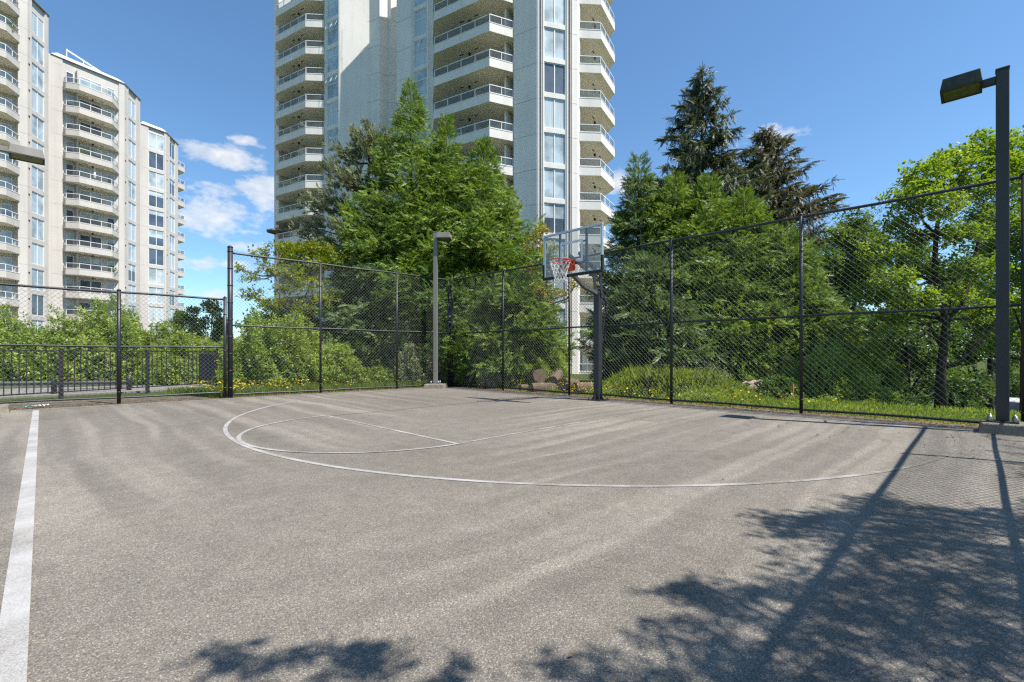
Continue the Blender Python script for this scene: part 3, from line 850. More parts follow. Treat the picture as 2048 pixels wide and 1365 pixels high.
def stepped_block():
    root = empty('apartment_building', (*ld(-54, 60), 0.0))
    tag(root, 'cream stepped apartment building with rows of balconies at the left edge', 'apartment building')
    walls = MB(); roof = MB()
    def spandrels(F, a0, a1, z, top, low=-3):
        F.box(walls, a0, a1, -.139, -.03, z + .004, z + .43)
    # wing one (nearest, tallest), two, three: face on 60 degrees, chamfered window bay on 105 degrees
    W1 = Face(np.array((-50.05, 48.3)) - E2 * 9, 60); c1 = Face((-50.05, 48.3), 105)
    W2 = Face((-52.85, 53.65), 60); c2 = Face((-49.4, 59.6), 105)
    W3 = Face((-50.9, 64.2), 60); c3 = Face((-49.4, 66.8), 105)
    CREAM.extend([W1, W2, W3])
    dt1, dt2 = (.55, 2.3), (.55, 2.5)
    for F, L, notch, ch, lc, bay, back, top, rot in (
            (W1, 9.0, [(1.0, 8.3, .6)], c1, 3.1, (.62, 2.52), 12, 38.2, 0),
            (W2, 6.88, [(.95, 6.3, .12)], c2, 3.93, (.95, 2.85), 12, 35.5, 1),
            (W3, 3.0, [(.85, 2.75, .14)], c3, 3.93, (1.1, 2.9), 10, 32.7, 1)):
        pl = F.plan(L, notch)[:-1] + ch.plan(lc, [(*bay, .14)])
        e = ch.p(lc)
        f4 = Face(e, 150)
        poly = pl + [f4.w(back), ld(*(F.p(0) - E1 * back)) if False else F.w(0, -back)]
        walls.prism(poly, -4, top)
        if F is not W1: F.box(walls, -2.2, -.002, -3.0, -.003, -3.9, top - .01)
        # overhanging eave and tiled mansard
        pts = [F.p(0, .0), F.p(L), ch.p(lc), f4.p(back), F.p(0, -back)]
        cen = np.mean(pts, 0)
        o = [q + (q - cen) / np.linalg.norm(q - cen) * .35 for q in pts]; i_ = [q - (q - cen) / np.linalg.norm(q - cen) * 1.1 for q in pts]
        o2 = [q + (q - cen) / np.linalg.norm(q - cen) * .12 for q in pts]
        roof.prism([ld(*q) for q in o2], top + .002, top + .07, 1)
        roof.prism([ld(*q) for q in o2], top + .072, top + .85, 0, [ld(*q) for q in i_])
        zk = 31.75 if top > 33 else 29.35
        if top > 37: zk = 34.4
        levels = [zk + (2.7 if top < 33.1 or top > 33.1 else 0)] + [zk - 2.7 * q for q in range(0, 15)]
        for q, z in enumerate(levels):
            if z - 2.2 < -1: continue
            first = q == 0
            zt = z if not first else min(z, top - .35)
            window(root, ch, *bay, -.138, z - 2.22, zt, 2)
            if q > 0: ch.box(walls, *bay, -.139, -.03, z + .004, z + .475)
            if F is W3:
                window(root, F, .87, 2.73, -.138, z - 2.22, zt, 2)
                if q > 0: F.box(walls, .85, 2.75, -.139, -.03, z + .004, z + .475)
            for Fj, a0, a1 in ((F, .02, notch[0][0] - .02), (F, notch[0][1] + .02, L - .02), (ch, .02, bay[0] - .02), (ch, bay[1] + .02, lc - .02)):
                Fj.box(walls, a0, a1, -.02, .0025, z + .22, z + .24, 1)
        for a in (bay[0] - .14, bay[1] + .14):
            ch.box(walls, a - .04, a + .04, -.02, .05, -3.9, top - .02)
        for z in [zk - .6 - 2.7 * q for q in range(0, 13)]:          # dryer vents
            ch.box(walls, .12, .26, -.01, .06, z, z + .12, 2)
    w = walls.build('wall', [M['fac2'], M['seam'], M['iron']], root)
    roof.build('roof', [M['metalroof'], M['seam']], root)
    for q in range(0, 13):
        z0 = 31.97 - 2.7 * q
        balcony(root, W2, [(1.0, .05), (1.05, .62), (2.0, 1.5), (5.1, 1.5), (6.28, .02)], .11, z0, 1.1)
        zf = z0 + .25
        window(root, W2, 1.25, 1.95, -.118, zf + .1, zf + 2.05, 1, name='balcony_door', kind='dark')
        window(root, W2, 2.5, 4.6, -.118, zf, zf + 2.1, 2, name='balcony_door', kind='dark')
        window(root, W2, 5.1, 5.9, -.118, zf + .1, zf + 2.05, 1, name='balcony_door', kind=PZ.choice(['dark', 'blind']))
        b = MB(); W2.box(b, 2.1, 2.2, -.10, .55, zf, zf + 2.4); b.build('privacy_screen', M['fac2'], root)
        z0 = 35.62 - 2.7 * q
        balcony(root, W1, [(1.02, .0), (2.3, 1.4), (7.15, 1.4), (8.4, .05)], .59, z0, 1.1)
        zf = z0 + .25
        window(root, W1, 5.2, 6.6, -.598, zf, zf + 2.1, 2, name='balcony_door', kind='dark')
        window(root, W1, 7.2, 8.0, -.598, zf + .1, zf + 2.05, 1, name='balcony_door', kind=PZ.choice(['dark', 'blind']))
    FE = Face(c3.p(3.93), 150); CREAM.append(FE)
    for q in range(0, 12):
        balcony(root, FE, [(.5, .01), (1.3, 1.5), (4.6, 1.5), (5.6, .01)], -.01, 29.25 - 2.7 * q, 1.1, light=False)
    # glazed stair lantern behind the second wing
    b = MB(); P = W2.p(2.2, -3.2); F = Face(P, 60)
    for a in (0, 1.6, 3.2, 4.8):
        F.box(b, a, a + .08, 0, .08, 36.1, 38.3 - a * .30)
    b.hexa([(*F.w(0, -.02), 38.25), (*F.w(5, -.02), 36.75), (*F.w(5, .1), 36.75), (*F.w(0, .1), 38.25), (*F.w(0, -.02), 38.4), (*F.w(5, -.02), 36.9), (*F.w(5, .1), 36.9), (*F.w(0, .1), 38.4)])
    F.box(b, .1, 4.8, .01, .03, 36.1, 36.75, 1)
    b.build('roof_lantern', [M['frame'], M['railglass']], root)
    settle(root)
    return W1, W2, W3
W1, W2, W3 = stepped_block()

# things on the balconies
def parasol(name, label, x, y, z, r, h, mat, closed=False, cat='parasol'):
    root = empty(name, (x, y, z)); tag(root, label, cat)
    b = MB(); b.tube([(0, 0, 0), (0, 0, h)], .025, 8); b.build('pole', M['iron'], root, True)
    b = MB()
    if closed: b.tube([(0, 0, h * .42), (0, 0, h * .55), (0, 0, h * .9), (0, 0, h + .05)], [.11, .14, .07, .02], 10)
    else:
        n = 8; top = (0, 0, h + .02)
        for k in range(n):
            a0, a1 = 2 * math.pi * k / n, 2 * math.pi * (k + 1) / n
            p0, p1 = (r * math.cos(a0), r * math.sin(a0), h - .42), (r * math.cos(a1), r * math.sin(a1), h - .42)
            b.quad([top, p0, p1]); b.quad([p0, (p0[0], p0[1], h - .56), (p1[0], p1[1], h - .56), p1])
    b.build('canopy', mat, root)
    b = MB(); b.tube([(0, 0, 0), (0, 0, .08)], [.2, .17], 12); b.build('foot', M['iron'], root)
def bz(z, k): return z
zb = 25.86 - 2.7 * 5 + .05 + .242
parasol('patio_umbrella', 'open grey patio umbrella on a lower tower balcony at the left corner', *FL.w(1.35, .45), zb, 1.15, 2.05, M['umb'])
parasol('patio_umbrella', 'closed grey patio umbrella on a lower tower balcony beside the window bay', *FL.w(6.2, .5), zb, .2, 2.2, M['umb'], True)
parasol('patio_umbrella', 'closed white patio umbrella on a balcony of the cream building', *W2.w(3.6, .9), 31.97 - 2.7 * 4 + .242, .2, 2.1, M['wcanvas'], True)
def chair(label, F, s, o, z, ang, mat):
    root = empty('patio_chair', (*F.w(s, o), z), ang); tag(root, label, 'chair', 'plastic chairs on the tower balconies')
    b = MB(); b.box(-.24, .24, -.24, .24, .40, .44); b.build('seat', mat, root)
    b = MB()
    for k in range(5): b.box(-.23 + .1 * k, -.17 + .1 * k, .20, .235, .441, .92)
    b.box(-.25, .25, .20, .24, .921, .98); b.build('backrest', mat, root)
    for sx in (-1, 1):
        for sy in (-1, 1):
            b = MB(); b.bar((sx * .25, sy * .24, 0), (sx * .21, sy * .20, .40), .04); b.build('leg', mat, root)
for lab, s, o, q, a in (('white plastic chair on the tower balcony above the umbrella, near its left end', 3.0, -.1, -4, .6), ('white plastic chair on the tower balcony with the umbrella, near its middle', 3.9, .1, -5, 2.1),
                     ('white plastic chair on the tower balcony with the umbrella, under the canopy', 2.2, .2, -5, -.9), ('white plastic chair on the tower balcony above the umbrella, near its middle', 4.6, .3, -4, 2.6)):
    chair(lab, FL, s, o, 25.86 + 2.7 * q + .292, a, M['wcanvas'])
def planter(label, x, y, z, mat):
    root = empty('hanging_decoration', (x, y, z)); tag(root, label, 'ornament')
    b = MB(); b.tube([(0, 0, .9), (0, 0, 1.3)], .008, 5); b.build('cord', M['iron'], root)
    b = MB()
    for k in range(9): b.tube([(.09 * math.cos(k * 2.3), .09 * math.sin(k * 2.3), .1 * k), (.11 * math.cos(k * 2.3 + 1), .11 * math.sin(k * 2.3 + 1), .1 * k + .07), (.05, .0, .1 * k + .14)], [.05, .09, .03], 7)
    b.build('bells', mat, root, True)
planter('dusky pink hanging ornament at the left end of a tower balcony', *FL.w(2.3, .6), 25.86 - 2.7 * 2 + 1.35, M['pinkcloth'])

def potted(label, F, s, o, z, h, mat='hedge'):
    root = empty('potted_plant', (*F.w(s, o), z)); tag(root, label, 'potted plant')
    b = MB(); b.tube([(0, 0, 0), (0, 0, .36)], [.16, .21], 12); b.build('pot', M['trim'], root)
    b = MB(); r = random.Random(int(s * 100) + int(h * 10))
    for k in range(70):
        a = r.uniform(0, 6.28); q = r.random() ** .5 * .34; zz = .4 + r.random() * h
        c = Vector((q * math.cos(a), q * math.sin(a), zz)); d = Vector((r.uniform(-1, 1), r.uniform(-1, 1), r.uniform(-.3, .9))).normalized() * .18; e = d.cross(Vector((r.random(), r.random(), 1))).normalized() * .06
        b.quad([c, c + d * .5 + e, c + d, c + d * .5 - e])
    b.build('foliage', M[mat], root)
for a in (('leafy potted plant on the second visible balcony from the top of the nearest cream wing', W1, 7.6, .7, 35.62 - 2.7 + .245, .9), ('potted plant on the cream building balcony just above the closed white umbrella', W2, 2.6, 1.0, 31.97 - 2.7 * 3 + .245, .7),
          ('bushy potted plant on a low balcony of the middle cream wing', W2, 5.4, .9, 31.97 - 2.7 * 8 + .245, .8), ('potted plant at the near end of a right-hand tower balcony level with the pine top', FN, 10.6, .9, 25.86 - 2.7 * 3 + .245, .8),
          ('potted plant on the left tower balcony under the pink ornament', FL, 5.6, .4, 25.86 - 2.7 * 3 + .295, .8)):
    potted(*a)

# ---------------------------------------------------------------- plants
def nrm(a): return a / np.maximum(np.linalg.norm(a, axis=-1, keepdims=True), 1e-9)
def inst(T, Q, pos, X, Zh, size, tint, sy=1.0):
    X = nrm(X); Y = nrm(np.cross(Zh, X)); Z = np.cross(X, Y)
    size = np.asarray(size)[:, None, None]
    V = pos[:, None, :] + size * (T[None, :, 0:1] * X[:, None] + sy * T[None, :, 1:2] * Y[:, None] + T[None, :, 2:3] * Z[:, None])
    n, m = len(pos), len(T)
    F = (Q[None] + (np.arange(n) * m)[:, None, None]).reshape(-1, Q.shape[1])
    return V.reshape(-1, 3), F, np.repeat(tint, m)
def cat(parts):
    o = 0; V, F, T = [], [], []
    for v, f, t in parts:
        V.append(v); F.append(f + o); T.append(t); o += len(v)
    return np.concatenate(V), np.concatenate(F), np.concatenate(T)
def leafT(leaves):
    V, Q = [], []
    for (p, d, z, l, w) in leaves:
        p, d, z = np.array(p, float), np.array(d, float), np.array(z, float)
        d /= np.linalg.norm(d); y = np.cross(z, d); y /= np.linalg.norm(y); z = np.cross(d, y)
        i = len(V)
        V += [p, p + d * l * .45 + y * w / 2 + z * l * .05, p + d * l - z * l * .08, p + d * l * .45 - y * w / 2 + z * l * .05]
        Q.append((i, i + 1, i + 2, i + 3))
    return np.array(V), np.array(Q)
def spray_template(n=6, ang=34, L=.50, w=.105, droop=.12):
    lv = []
    for i in range(n):
        x = .02 + .80 * i / n; l = L * (1 - .5 * i / n) * (.75 if i == 0 else 1)
        for s in (1, -1):
            a = R_(ang + random.uniform(-7, 7))
            lv.append(((x, 0, -droop * x * x), (math.cos(a), s * math.sin(a), random.uniform(-.35, .15)), (0, 0, 1), l * random.uniform(.8, 1.1), w))
    lv.append(((.72, 0, -droop * .5), (1, 0, -.25), (0, 0, 1), .34, w))
    lv.append(((0, 0, 0), (1, 0, -droop * .6), (0, 0, 1), .8, w * .5))
    return leafT(lv)
def cluster_template(n=8, ll=.42, lw=.25, seed=1, spread=.36):
    r = random.Random(seed); lv = []
    for i in range(n):
        a = r.uniform(0, 6.28); e = r.uniform(-.5, 1.0)
        d = (math.cos(a) * math.cos(e), math.sin(a) * math.cos(e), math.sin(e) * .7)
        p = (r.uniform(-spread, spread), r.uniform(-spread, spread), r.uniform(-spread, spread) * .7)
        z = (r.uniform(-.5, .5), r.uniform(-.5, .5), 1)
        lv.append((p, d, z, ll * r.uniform(.7, 1.2), lw * r.uniform(.7, 1.2)))
    return leafT(lv)
def tuft_template(n=16, seed=3):
    r = random.Random(seed); lv = []
    for i in range(n):
        a = r.uniform(0, 6.28); s = r.uniform(.25, .95)
        d = (1, s * math.cos(a), s * math.sin(a)); p = (r.uniform(0, .55), 0, 0)
        lv.append((p, d, (math.cos(a + 1), .3, math.sin(a + 1)), .55, .085))
    return leafT(lv)
SPRAY = [spray_template(7, 33, .46, .075, .42) for _ in range(4)]
SPIKE = [spray_template(7, 50, .36, .12, .08) for _ in range(2)]
CLUS = [cluster_template(8, .42, .26, k) for k in range(3)]
FINE = [cluster_template(10, .34, .15, k + 9) for k in range(3)]
TUFT = [tuft_template(18, k) for k in range(2)]
def multi(Ts, pos, X, Zh, size, tint, sy=1.0):
    n = len(Ts); k = rng.integers(0, n, len(pos)); out = []
    for i in range(n):
        q = k == i
        if q.any(): out.append(inst(*Ts[i], pos[q], X[q], Zh[q], size[q], tint[q], sy))
    return out
def ring(az, z=0.0): return np.stack([np.cos(az), np.sin(az), np.broadcast_to(z, az.shape)], -1)

def cedar(label, px, ytop, d, R, mat='cedar', nb=430, bot=0.0, pw=.85, dens=.029, name='cedar_tree', smin=.20, smax=.46, group=None, lean=0.0, up=(-.45, .85), cap=9.0):
    x, y = at(px, d); zb = float(terrain(x, y)); H = zat(ytop, d) - zb
    root = empty(name, (x, y, zb)); tag(root, label, 'tree', group)
    b = MB(); b.tube([(0, 0, -.1), (lean * .3, 0, H * .3), (lean * .7, 0, H * .7), (lean, 0, H * .97)], [.05 * R + .07, .04 * R + .05, .05, .012], 9)
    b.build('trunk', M['bark'], root, True)
    t = bot + (.985 - bot) * rng.random(nb) ** 1.12
    q = rng.random(nb) < .16; t[q] = .62 + .365 * rng.random(q.sum())
    prof = R * ((1 - t) ** pw) * np.minimum(1, .55 + 2.2 * (t - bot + .04)) + .12
    prof = np.minimum(prof, cap)
    az = rng.random(nb) * 2 * np.pi
    lob = 1 + .16 * np.sin(3 * az + 1.3 * px) * (1 - t) + .10 * np.sin(5 * az + 9 * t)
    L = prof * lob * rng.uniform(.62, 1.14, nb)
    k = np.maximum(6, (L / dens).astype(int)); idx = np.repeat(np.arange(nb), k)
    s = rng.random(len(idx)) ** .62 * .93 + .1; s[rng.random(len(idx)) < .12] = 1.0
    Lb, tb, ab = L[idx], t[idx], az[idx] + rng.normal(0, .10, len(idx)) / np.maximum(s, .3)
    lat = rng.normal(0, 1, len(idx)) * (.10 + .17 * Lb * s * (1.25 - s))
    pos = ring(ab) * (Lb * s)[:, None] + ring(ab + np.pi / 2) * lat[:, None]
    pos[:, 2] = H * tb + Lb * (.16 * s - .62 * s ** 2 + .62 * s ** 3) - .30 * np.abs(lat) + rng.normal(0, .035, len(idx))
    pos[:, 0] += lean * tb
    pos[:, 2] = np.maximum(pos[:, 2], .05)
    X = ring(ab + .5 * np.sign(lat) + rng.normal(0, .45, len(idx)), rng.uniform(up[0], up[1], len(idx)) + .9 * (tb > .9))
    Zh = np.array([0, 0, .55]) + ring(ab) * .65 + rng.normal(0, .45, (len(idx), 3))
    tint = np.clip(rng.normal(.5, .20, len(idx)) + (rng.random(nb)[idx] - .5) * .5, 0, 1)
    sz = rng.uniform(smin, smax, len(idx)) * np.clip(.5 + Lb / max(R, .1), .55, 1.0)
    V, F, T = cat(multi(SPRAY, pos, X, Zh, sz, tint, .74))
    np_mesh('crown', V, F, M[mat], root, T)
    return root

def spruce(label, px, ytop, d, R, mat='spruce', nb=150, name='spruce_tree', rise=.25, droop=.7, dens=.085, bot=.08, pw=.82):
    x, y = at(px, d); zb = float(terrain(x, y)); H = zat(ytop, d) - zb
    root = empty(name, (x, y, zb)); tag(root, label, 'tree')
    t = np.sort(bot + (.97 - bot) * rng.random(nb) ** .92)
    az = rng.random(nb) * 2 * np.pi
    L = (R * (1 - t) ** pw + .12) * rng.uniform(.55, 1.25, nb)
    b = MB(); b.tube([(0, 0, -.1), (0, 0, H * .5), (0, 0, H)], [.22, .12, .012], 9)
    P = []
    for i in range(nb):
        q = [(math.cos(az[i]) * L[i] * s, math.sin(az[i]) * L[i] * s, H * t[i] + L[i] * (rise * s - .25 * s * s * (1 - t[i]))) for s in (0, .5, 1)]
        b.tube(q, [.022, .014, .005], 5, cap=False)
    b.build('trunk', M['barkdark'], root, True)
    k = np.maximum(4, (L / dens).astype(int)); idx = np.repeat(np.arange(nb), k)
    n = len(idx); s = rng.uniform(.12, 1.02, n) ** .8
    Lb, tb, ab = L[idx], t[idx], az[idx]
    pos = ring(ab) * (Lb * s)[:, None]
    pos[:, 2] = H * tb + Lb * (rise * s - .25 * s * s * (1 - tb)) + rng.normal(0, .03, n)
    X1 = ring(ab + rng.choice([-1, 1], n) * rng.uniform(.2, .9, n), rng.uniform(-.2, .35, n))
    tint = np.clip(rng.normal(.5, .2, n) + (rng.random(nb)[idx] - .5) * .4, 0, 1)
    Zh = np.array([0, 0, .6]) + rng.normal(0, .6, (n, 3))
    parts = multi(SPIKE, pos, X1, Zh, rng.uniform(.34, .62, n) * np.clip(.65 + Lb / R, .65, 1.0), tint, .7)
    q = rng.random(n) < droop
    Xd = ring(ab[q] + rng.normal(0, .8, q.sum()), rng.uniform(-2.2, -.7, q.sum()))
    parts += multi(SPIKE, pos[q], Xd, ring(ab[q]), rng.uniform(.34, .7, q.sum()), tint[q], .6)
    V, F, T = cat(parts)
    np_mesh('crown', V, F, M[mat], root, T)

def pine(label, px, ytop, d, boughs, mat='pine'):
    """open-crowned pine: boughs given as (px, py, depth offset, spread)"""
    x, y = at(px, d); zb = float(terrain(x, y)); H = zat(ytop, d) - zb
    root = empty('pine_tree', (x, y, zb)); tag(root, label, 'tree')
    b = MB(); b.tube([(0, 0, -.1), (.05, .02, H * .35), (-.03, 0, H * .7), (0, 0, H * .98)], [.17, .14, .09, .02], 9)
    pos, X = [], []
    for (bx, by, dd, sp) in boughs:
        p = np.array([*at(bx, d + dd), zat(by, d + dd)]) - np.array([x, y, zb])
        zr = min(H * .96, max(.4, p[2] - .25 * math.hypot(p[0], p[1])))
        b.tube([(0, 0, zr), tuple((np.array([0, 0, zr]) + p) / 2 + np.array([0, 0, -.08])), tuple(p)], [.05, .035, .012], 6, cap=False)
        for k in range(max(4, int(sp * 17))):
            tip = p + rng.normal(0, 1, 3) * np.array([sp, sp, sp * .55]) * .62
            st = p + (tip - p) * .15
            b.tube([tuple(st), tuple(tip)], [.012, .006], 4, cap=False)
            dr = nrm(tip - np.array([0, 0, tip[2] - .5]) + np.array([0, 0, .6]))
            m = 10
            q = tip - dr * rng.uniform(-.25, .55, (m, 1)) + rng.normal(0, .11, (m, 3))
            pos.append(q); X.append(np.repeat(dr[None], m, 0) + rng.normal(0, .45, (m, 3)) + np.array([0, 0, .5]))
    b.build('trunk', M['barkdark'], root, True)
    pos, X = np.concatenate(pos), np.concatenate(X); n = len(pos)
    tint = np.clip(rng.normal(.5, .25, n), 0, 1)
    V, F, T = cat(multi(TUFT, pos, X, rng.normal(0, 1, (n, 3)), rng.uniform(.28, .46, n), tint))
    np_mesh('crown', V, F, M[mat], root, T)

def clumps_leaves(cl, size, per, Ts=None, up=.5, flat=.75, shell=.55):
    """leaf clusters scattered through lumpy clumps: rows of cl are x, y, z, rx, rz"""
    pos, X, tint = [], [], []
    for (cx, cy, cz, rx, rz) in cl:
        m = int(per * rx * rx * max(rz / rx, .5) + 6)
        v = nrm(rng.normal(0, 1, (m, 3))); r = (shell + (1 - shell) * rng.random(m)) * (1 + .18 * np.sin(4 * v[:, 0] + 7 * cx) + .15 * np.sin(5 * v[:, 1] + 3 * cz))
        r[rng.random(m) < .22] *= rng.uniform(.3, .9)
        p = v * r[:, None] * np.array([rx, rx, rz])
        pos.append(p + np.array([cx, cy, cz]))
        X.append(v * .8 + rng.normal(0, .55, (m, 3)) + np.array([0, 0, -.12]))
        tint.append(np.clip(rng.normal(.5, .2, m) + rng.uniform(-.22, .22), 0, 1))
    pos, X, tint = np.concatenate(pos), np.concatenate(X), np.concatenate(tint); n = len(pos)
    Zh = np.array([0, 0, up + .6]) + rng.normal(0, .5, (n, 3))
    return multi(Ts or CLUS, pos, X, Zh, rng.uniform(.75, 1.25, n) * size, tint)

def broad(label, base, trunk, cl, mat='maple', size=.24, per=420, bark='bark', name='tree', rad=.11, limbs=True, group=None, cat_='tree', twig=0):
    """broadleaf tree: trunk path and crown clumps in world metres; every clump hangs on a limb"""
    bx, by, bz_ = base
    root = empty(name, base); tag(root, label, cat_, group)
    tr = [np.array(q) - np.array(base) for q in trunk]
    b = MB(); nT = len(tr)
    b.tube([tuple(q) for q in tr], [rad * (1.25 if k == 0 else 1 - .72 * k / (nT - 1)) for k in range(nT)], 10)
    if limbs:
        for (cx, cy, cz, rx, rz) in cl:
            p = np.array([cx - bx, cy - by, cz - bz_])
            below = [q for q in tr[1:] if q[2] < p[2] + .25 * rx]
            s = below[-1] if below else tr[1]
            s = min(tr[1:], key=lambda q: np.linalg.norm(p - q) + (2.0 if q[2] > p[2] + .3 else 0))
            m = (s + p) / 2 + np.array([rng.normal(0, .08), rng.normal(0, .08), -.05 - .06 * np.linalg.norm(p - s)])
            L = np.linalg.norm(p - s)
            b.tube([tuple(s), tuple(m), tuple(p)], [min(rad * .6, .018 + .018 * L), .012 + .012 * L, .008], 6, cap=False)
            for k in range(3 + twig):
                e = p + nrm(rng.normal(0, 1, 3)) * np.array([rx, rx, rz]) * .8
                b.tube([tuple(m + (p - m) * rng.random()), tuple((p + e) / 2), tuple(e)], [.010, .007, .003], 4, cap=False)
    b.build('trunk', M[bark], root, True)
    if per:
        loc = [(c[0] - bx, c[1] - by, c[2] - bz_, c[3], c[4]) for c in cl]
        V, F, T = cat(clumps_leaves(loc, size, per))
        np_mesh('crown', V, F, M[mat], root, T)
    return root
def cpx(px, py, d, rx, rz=None): return (*at(px, d), zat(py, d), rx, rz if rz else rx * .75)

def bush(label, px, d, w, dep, h, mat='hedge', size=.17, n=5200, name='bush', seed=0, lump=.16, Ts=None, flowers=0, fmat='wflower', zb=None, group=None, fs=.05, pw=2.0):
    """dense shrub: leaf clusters over a lumpy dome, stems inside"""
    x, y = at(px, d); z0 = float(terrain(x, y)) if zb is None else zb
    root = empty(name, (x, y, z0)); tag(root, label, 'shrub', group)
    b = MB()
    for k in range(9):
        a = 6.28 * k / 9 + seed
        b.tube([(.1 * math.cos(a), .1 * math.sin(a), -.05), (.3 * w * math.cos(a), .3 * dep * math.sin(a), h * .4), (.55 * w * math.cos(a), .55 * dep * math.sin(a), h * .72)], [.022, .014, .006], 5, cap=False)
    ob = b.build('stems', M['barkdark'], root, True)
    ob.rotation_euler = (0, 0, -HEAD)
    def dome(n, r0):
        a = rng.random(n) * 2 * np.pi; e = np.arcsin(rng.random(n) ** .85)
        v = np.stack([np.cos(a) * np.cos(e), np.sin(a) * np.cos(e), np.sin(e)], -1)
        sg = np.sign(v); v2 = sg * np.abs(v) ** (2 / pw); 
        l = 1 + lump * (np.sin(5 * v[:, 0] + 2.1 * seed) * np.cos(4 * v[:, 1] + seed) + .7 * np.sin(9 * v[:, 0] + 7 * v[:, 2] + seed) + .6 * np.sin(13 * v[:, 1] - 8 * v[:, 2]) + .5 * np.sin(19 * v[:, 0] + 15 * v[:, 2]))
        return v, v2 * (l * r0)[:, None]
    v, p = dome(n, 1 - .34 * rng.random(n) ** 1.6 + .05 * rng.random(n))
    loc = np.stack([p[:, 0] * w, p[:, 1] * dep, np.maximum(p[:, 2] * h, .03)], -1)
    def rot(q): return np.stack([RT[0] * q[:, 0] + FW[0] * q[:, 1], RT[1] * q[:, 0] + FW[1] * q[:, 1], q[:, 2]], -1)
    pos = rot(loc); X = rot(v) * .7 + rng.normal(0, .6, (n, 3)); Zh = rot(v) * .7 + np.array([0, 0, .7]) + rng.normal(0, .45, (n, 3))
    tint = np.clip(rng.normal(.5, .22, n) + .18 * np.sin(6 * v[:, 0] + 9 * v[:, 2] + seed), 0, 1)
    V, F, T = cat(multi(Ts or CLUS, pos, X, Zh, rng.uniform(.7, 1.3, n) * size, tint))
    np_mesh('leaves', V, F, M[mat], root, T)
    if flowers:
        v, p = dome(flowers, np.full(flowers, 1.03))
        q = v[:, 2] > -.1
        loc = np.stack([p[:, 0] * w, p[:, 1] * dep, np.maximum(p[:, 2] * h, .05)], -1)
        V, F, T = cat(multi(CLUS, rot(loc), rot(v) + rng.normal(0, .3, v.shape), rot(v), rng.uniform(.7, 1.4, len(v)) * fs, rng.random(len(v))))
        np_mesh('blossom', V, F, M[fmat], root, T)
    return root

# --- cedars and conifers behind the far corner
cedar('tallest cedar with a pointed leader, behind the far corner lamp', 826, 158, 20.5, 5.2, nb=560, lean=-.15, pw=1.15, cap=2.9)
cedar('middle spire of the bright green cedars between the tall leader and the rounder right spire', 893, 226, 19.6, 4.3, nb=500, pw=1.15, cap=2.7)
cedar('right spire of the bright green cedars, left of the hoop', 968, 272, 18.8, 5.0, nb=560, pw=1.15, cap=2.7)
cedar('low dark cedar leaning out at the left foot of the tallest cedar', 760, 395, 19.5, 2.6, 'cedarb', nb=420, pw=.7)
cedar('small cedar with feathery low boughs directly behind the far corner post', 945, 490, 18.3, 2.0, nb=380, pw=.6, cap=1.4)
cedar('low feathery cedar filling the gap left of the log pile', 1035, 560, 16.4, 1.9, nb=380, pw=.55)
bg = [(738, 285, 0, .5), (715, 300, .4, .5), (760, 305, -.3, .45), (698, 320, .2, .55), (745, 345, .6, .7), (690, 362, -.4, .6), (675, 345, 0, .4), (720, 385, .5, .8), (660, 400, -.3, .6), (690, 425, .5, .7), (645, 415, 0, .4), (760, 420, .2, .7),
      (670, 455, -.5, .7), (635, 478, 0, .5), (715, 455, .8, .7), (655, 500, .4, .7), (700, 500, -.6, .7), (625, 455, .3, .35), (790, 450, .4, .7), (735, 265, .1, .22), (708, 275, .1, .2), (775, 275, .2, .25), (680, 520, .2, .6)]
pine('blue-green pine with pale upright candles at the left of the cedars', 738, 262, 21.5, bg)
# --- right-hand conifers behind the baseline fence
spruce('tallest thin-topped spruce with drooping branchlets, standing against the sky right of the tower', 1405, 122, 26.0, 7.2, 'spruce', 235, droop=.9, rise=.14, pw=1.02, bot=.38)
spruce('brownish spruce with upswept branch ends, right of the tallest spruce', 1532, 248, 26.5, 7.0, 'sprucebrown', 270, rise=.40, droop=.6, dens=.095, pw=.98, bot=.36)
cedar('slender blue-tinged cedar spire next to the tower, left end of the right-hand conifers', 1277, 308, 17.2, 1.75, 'cedarb', nb=400, pw=.85)
cedar('bright cedar in front of the tallest spruce, its top left of the spruce stem', 1350, 344, 16.6, 3.2, nb=430, pw=1.05)
cedar('bright cedar just right of the spruce stem, behind the fence post', 1418, 346, 16.2, 3.2, nb=430, pw=1.05)
cedar('broad bright cedar between the two spruces, above the dead stump', 1488, 378, 15.6, 3.2, nb=430, pw=1.0)
cedar('lower cedar whose boughs hang over the fallen stump', 1560, 455, 15.0, 2.2, nb=380, pw=.7)
cedar('small cedar at the right end of the conifer row, before the dark thicket', 1600, 560, 14.0, 1.15, nb=300, pw=.5)
cedar('dark blue-green cedar low beside the hoop post', 1298, 520, 15.2, 1.3, 'cedarb', nb=300, pw=.5)
cedar('shaded cedar under the conifer row, left of the fence post', 1335, 600, 14.4, 1.25, 'cedarb', nb=280, pw=.45)

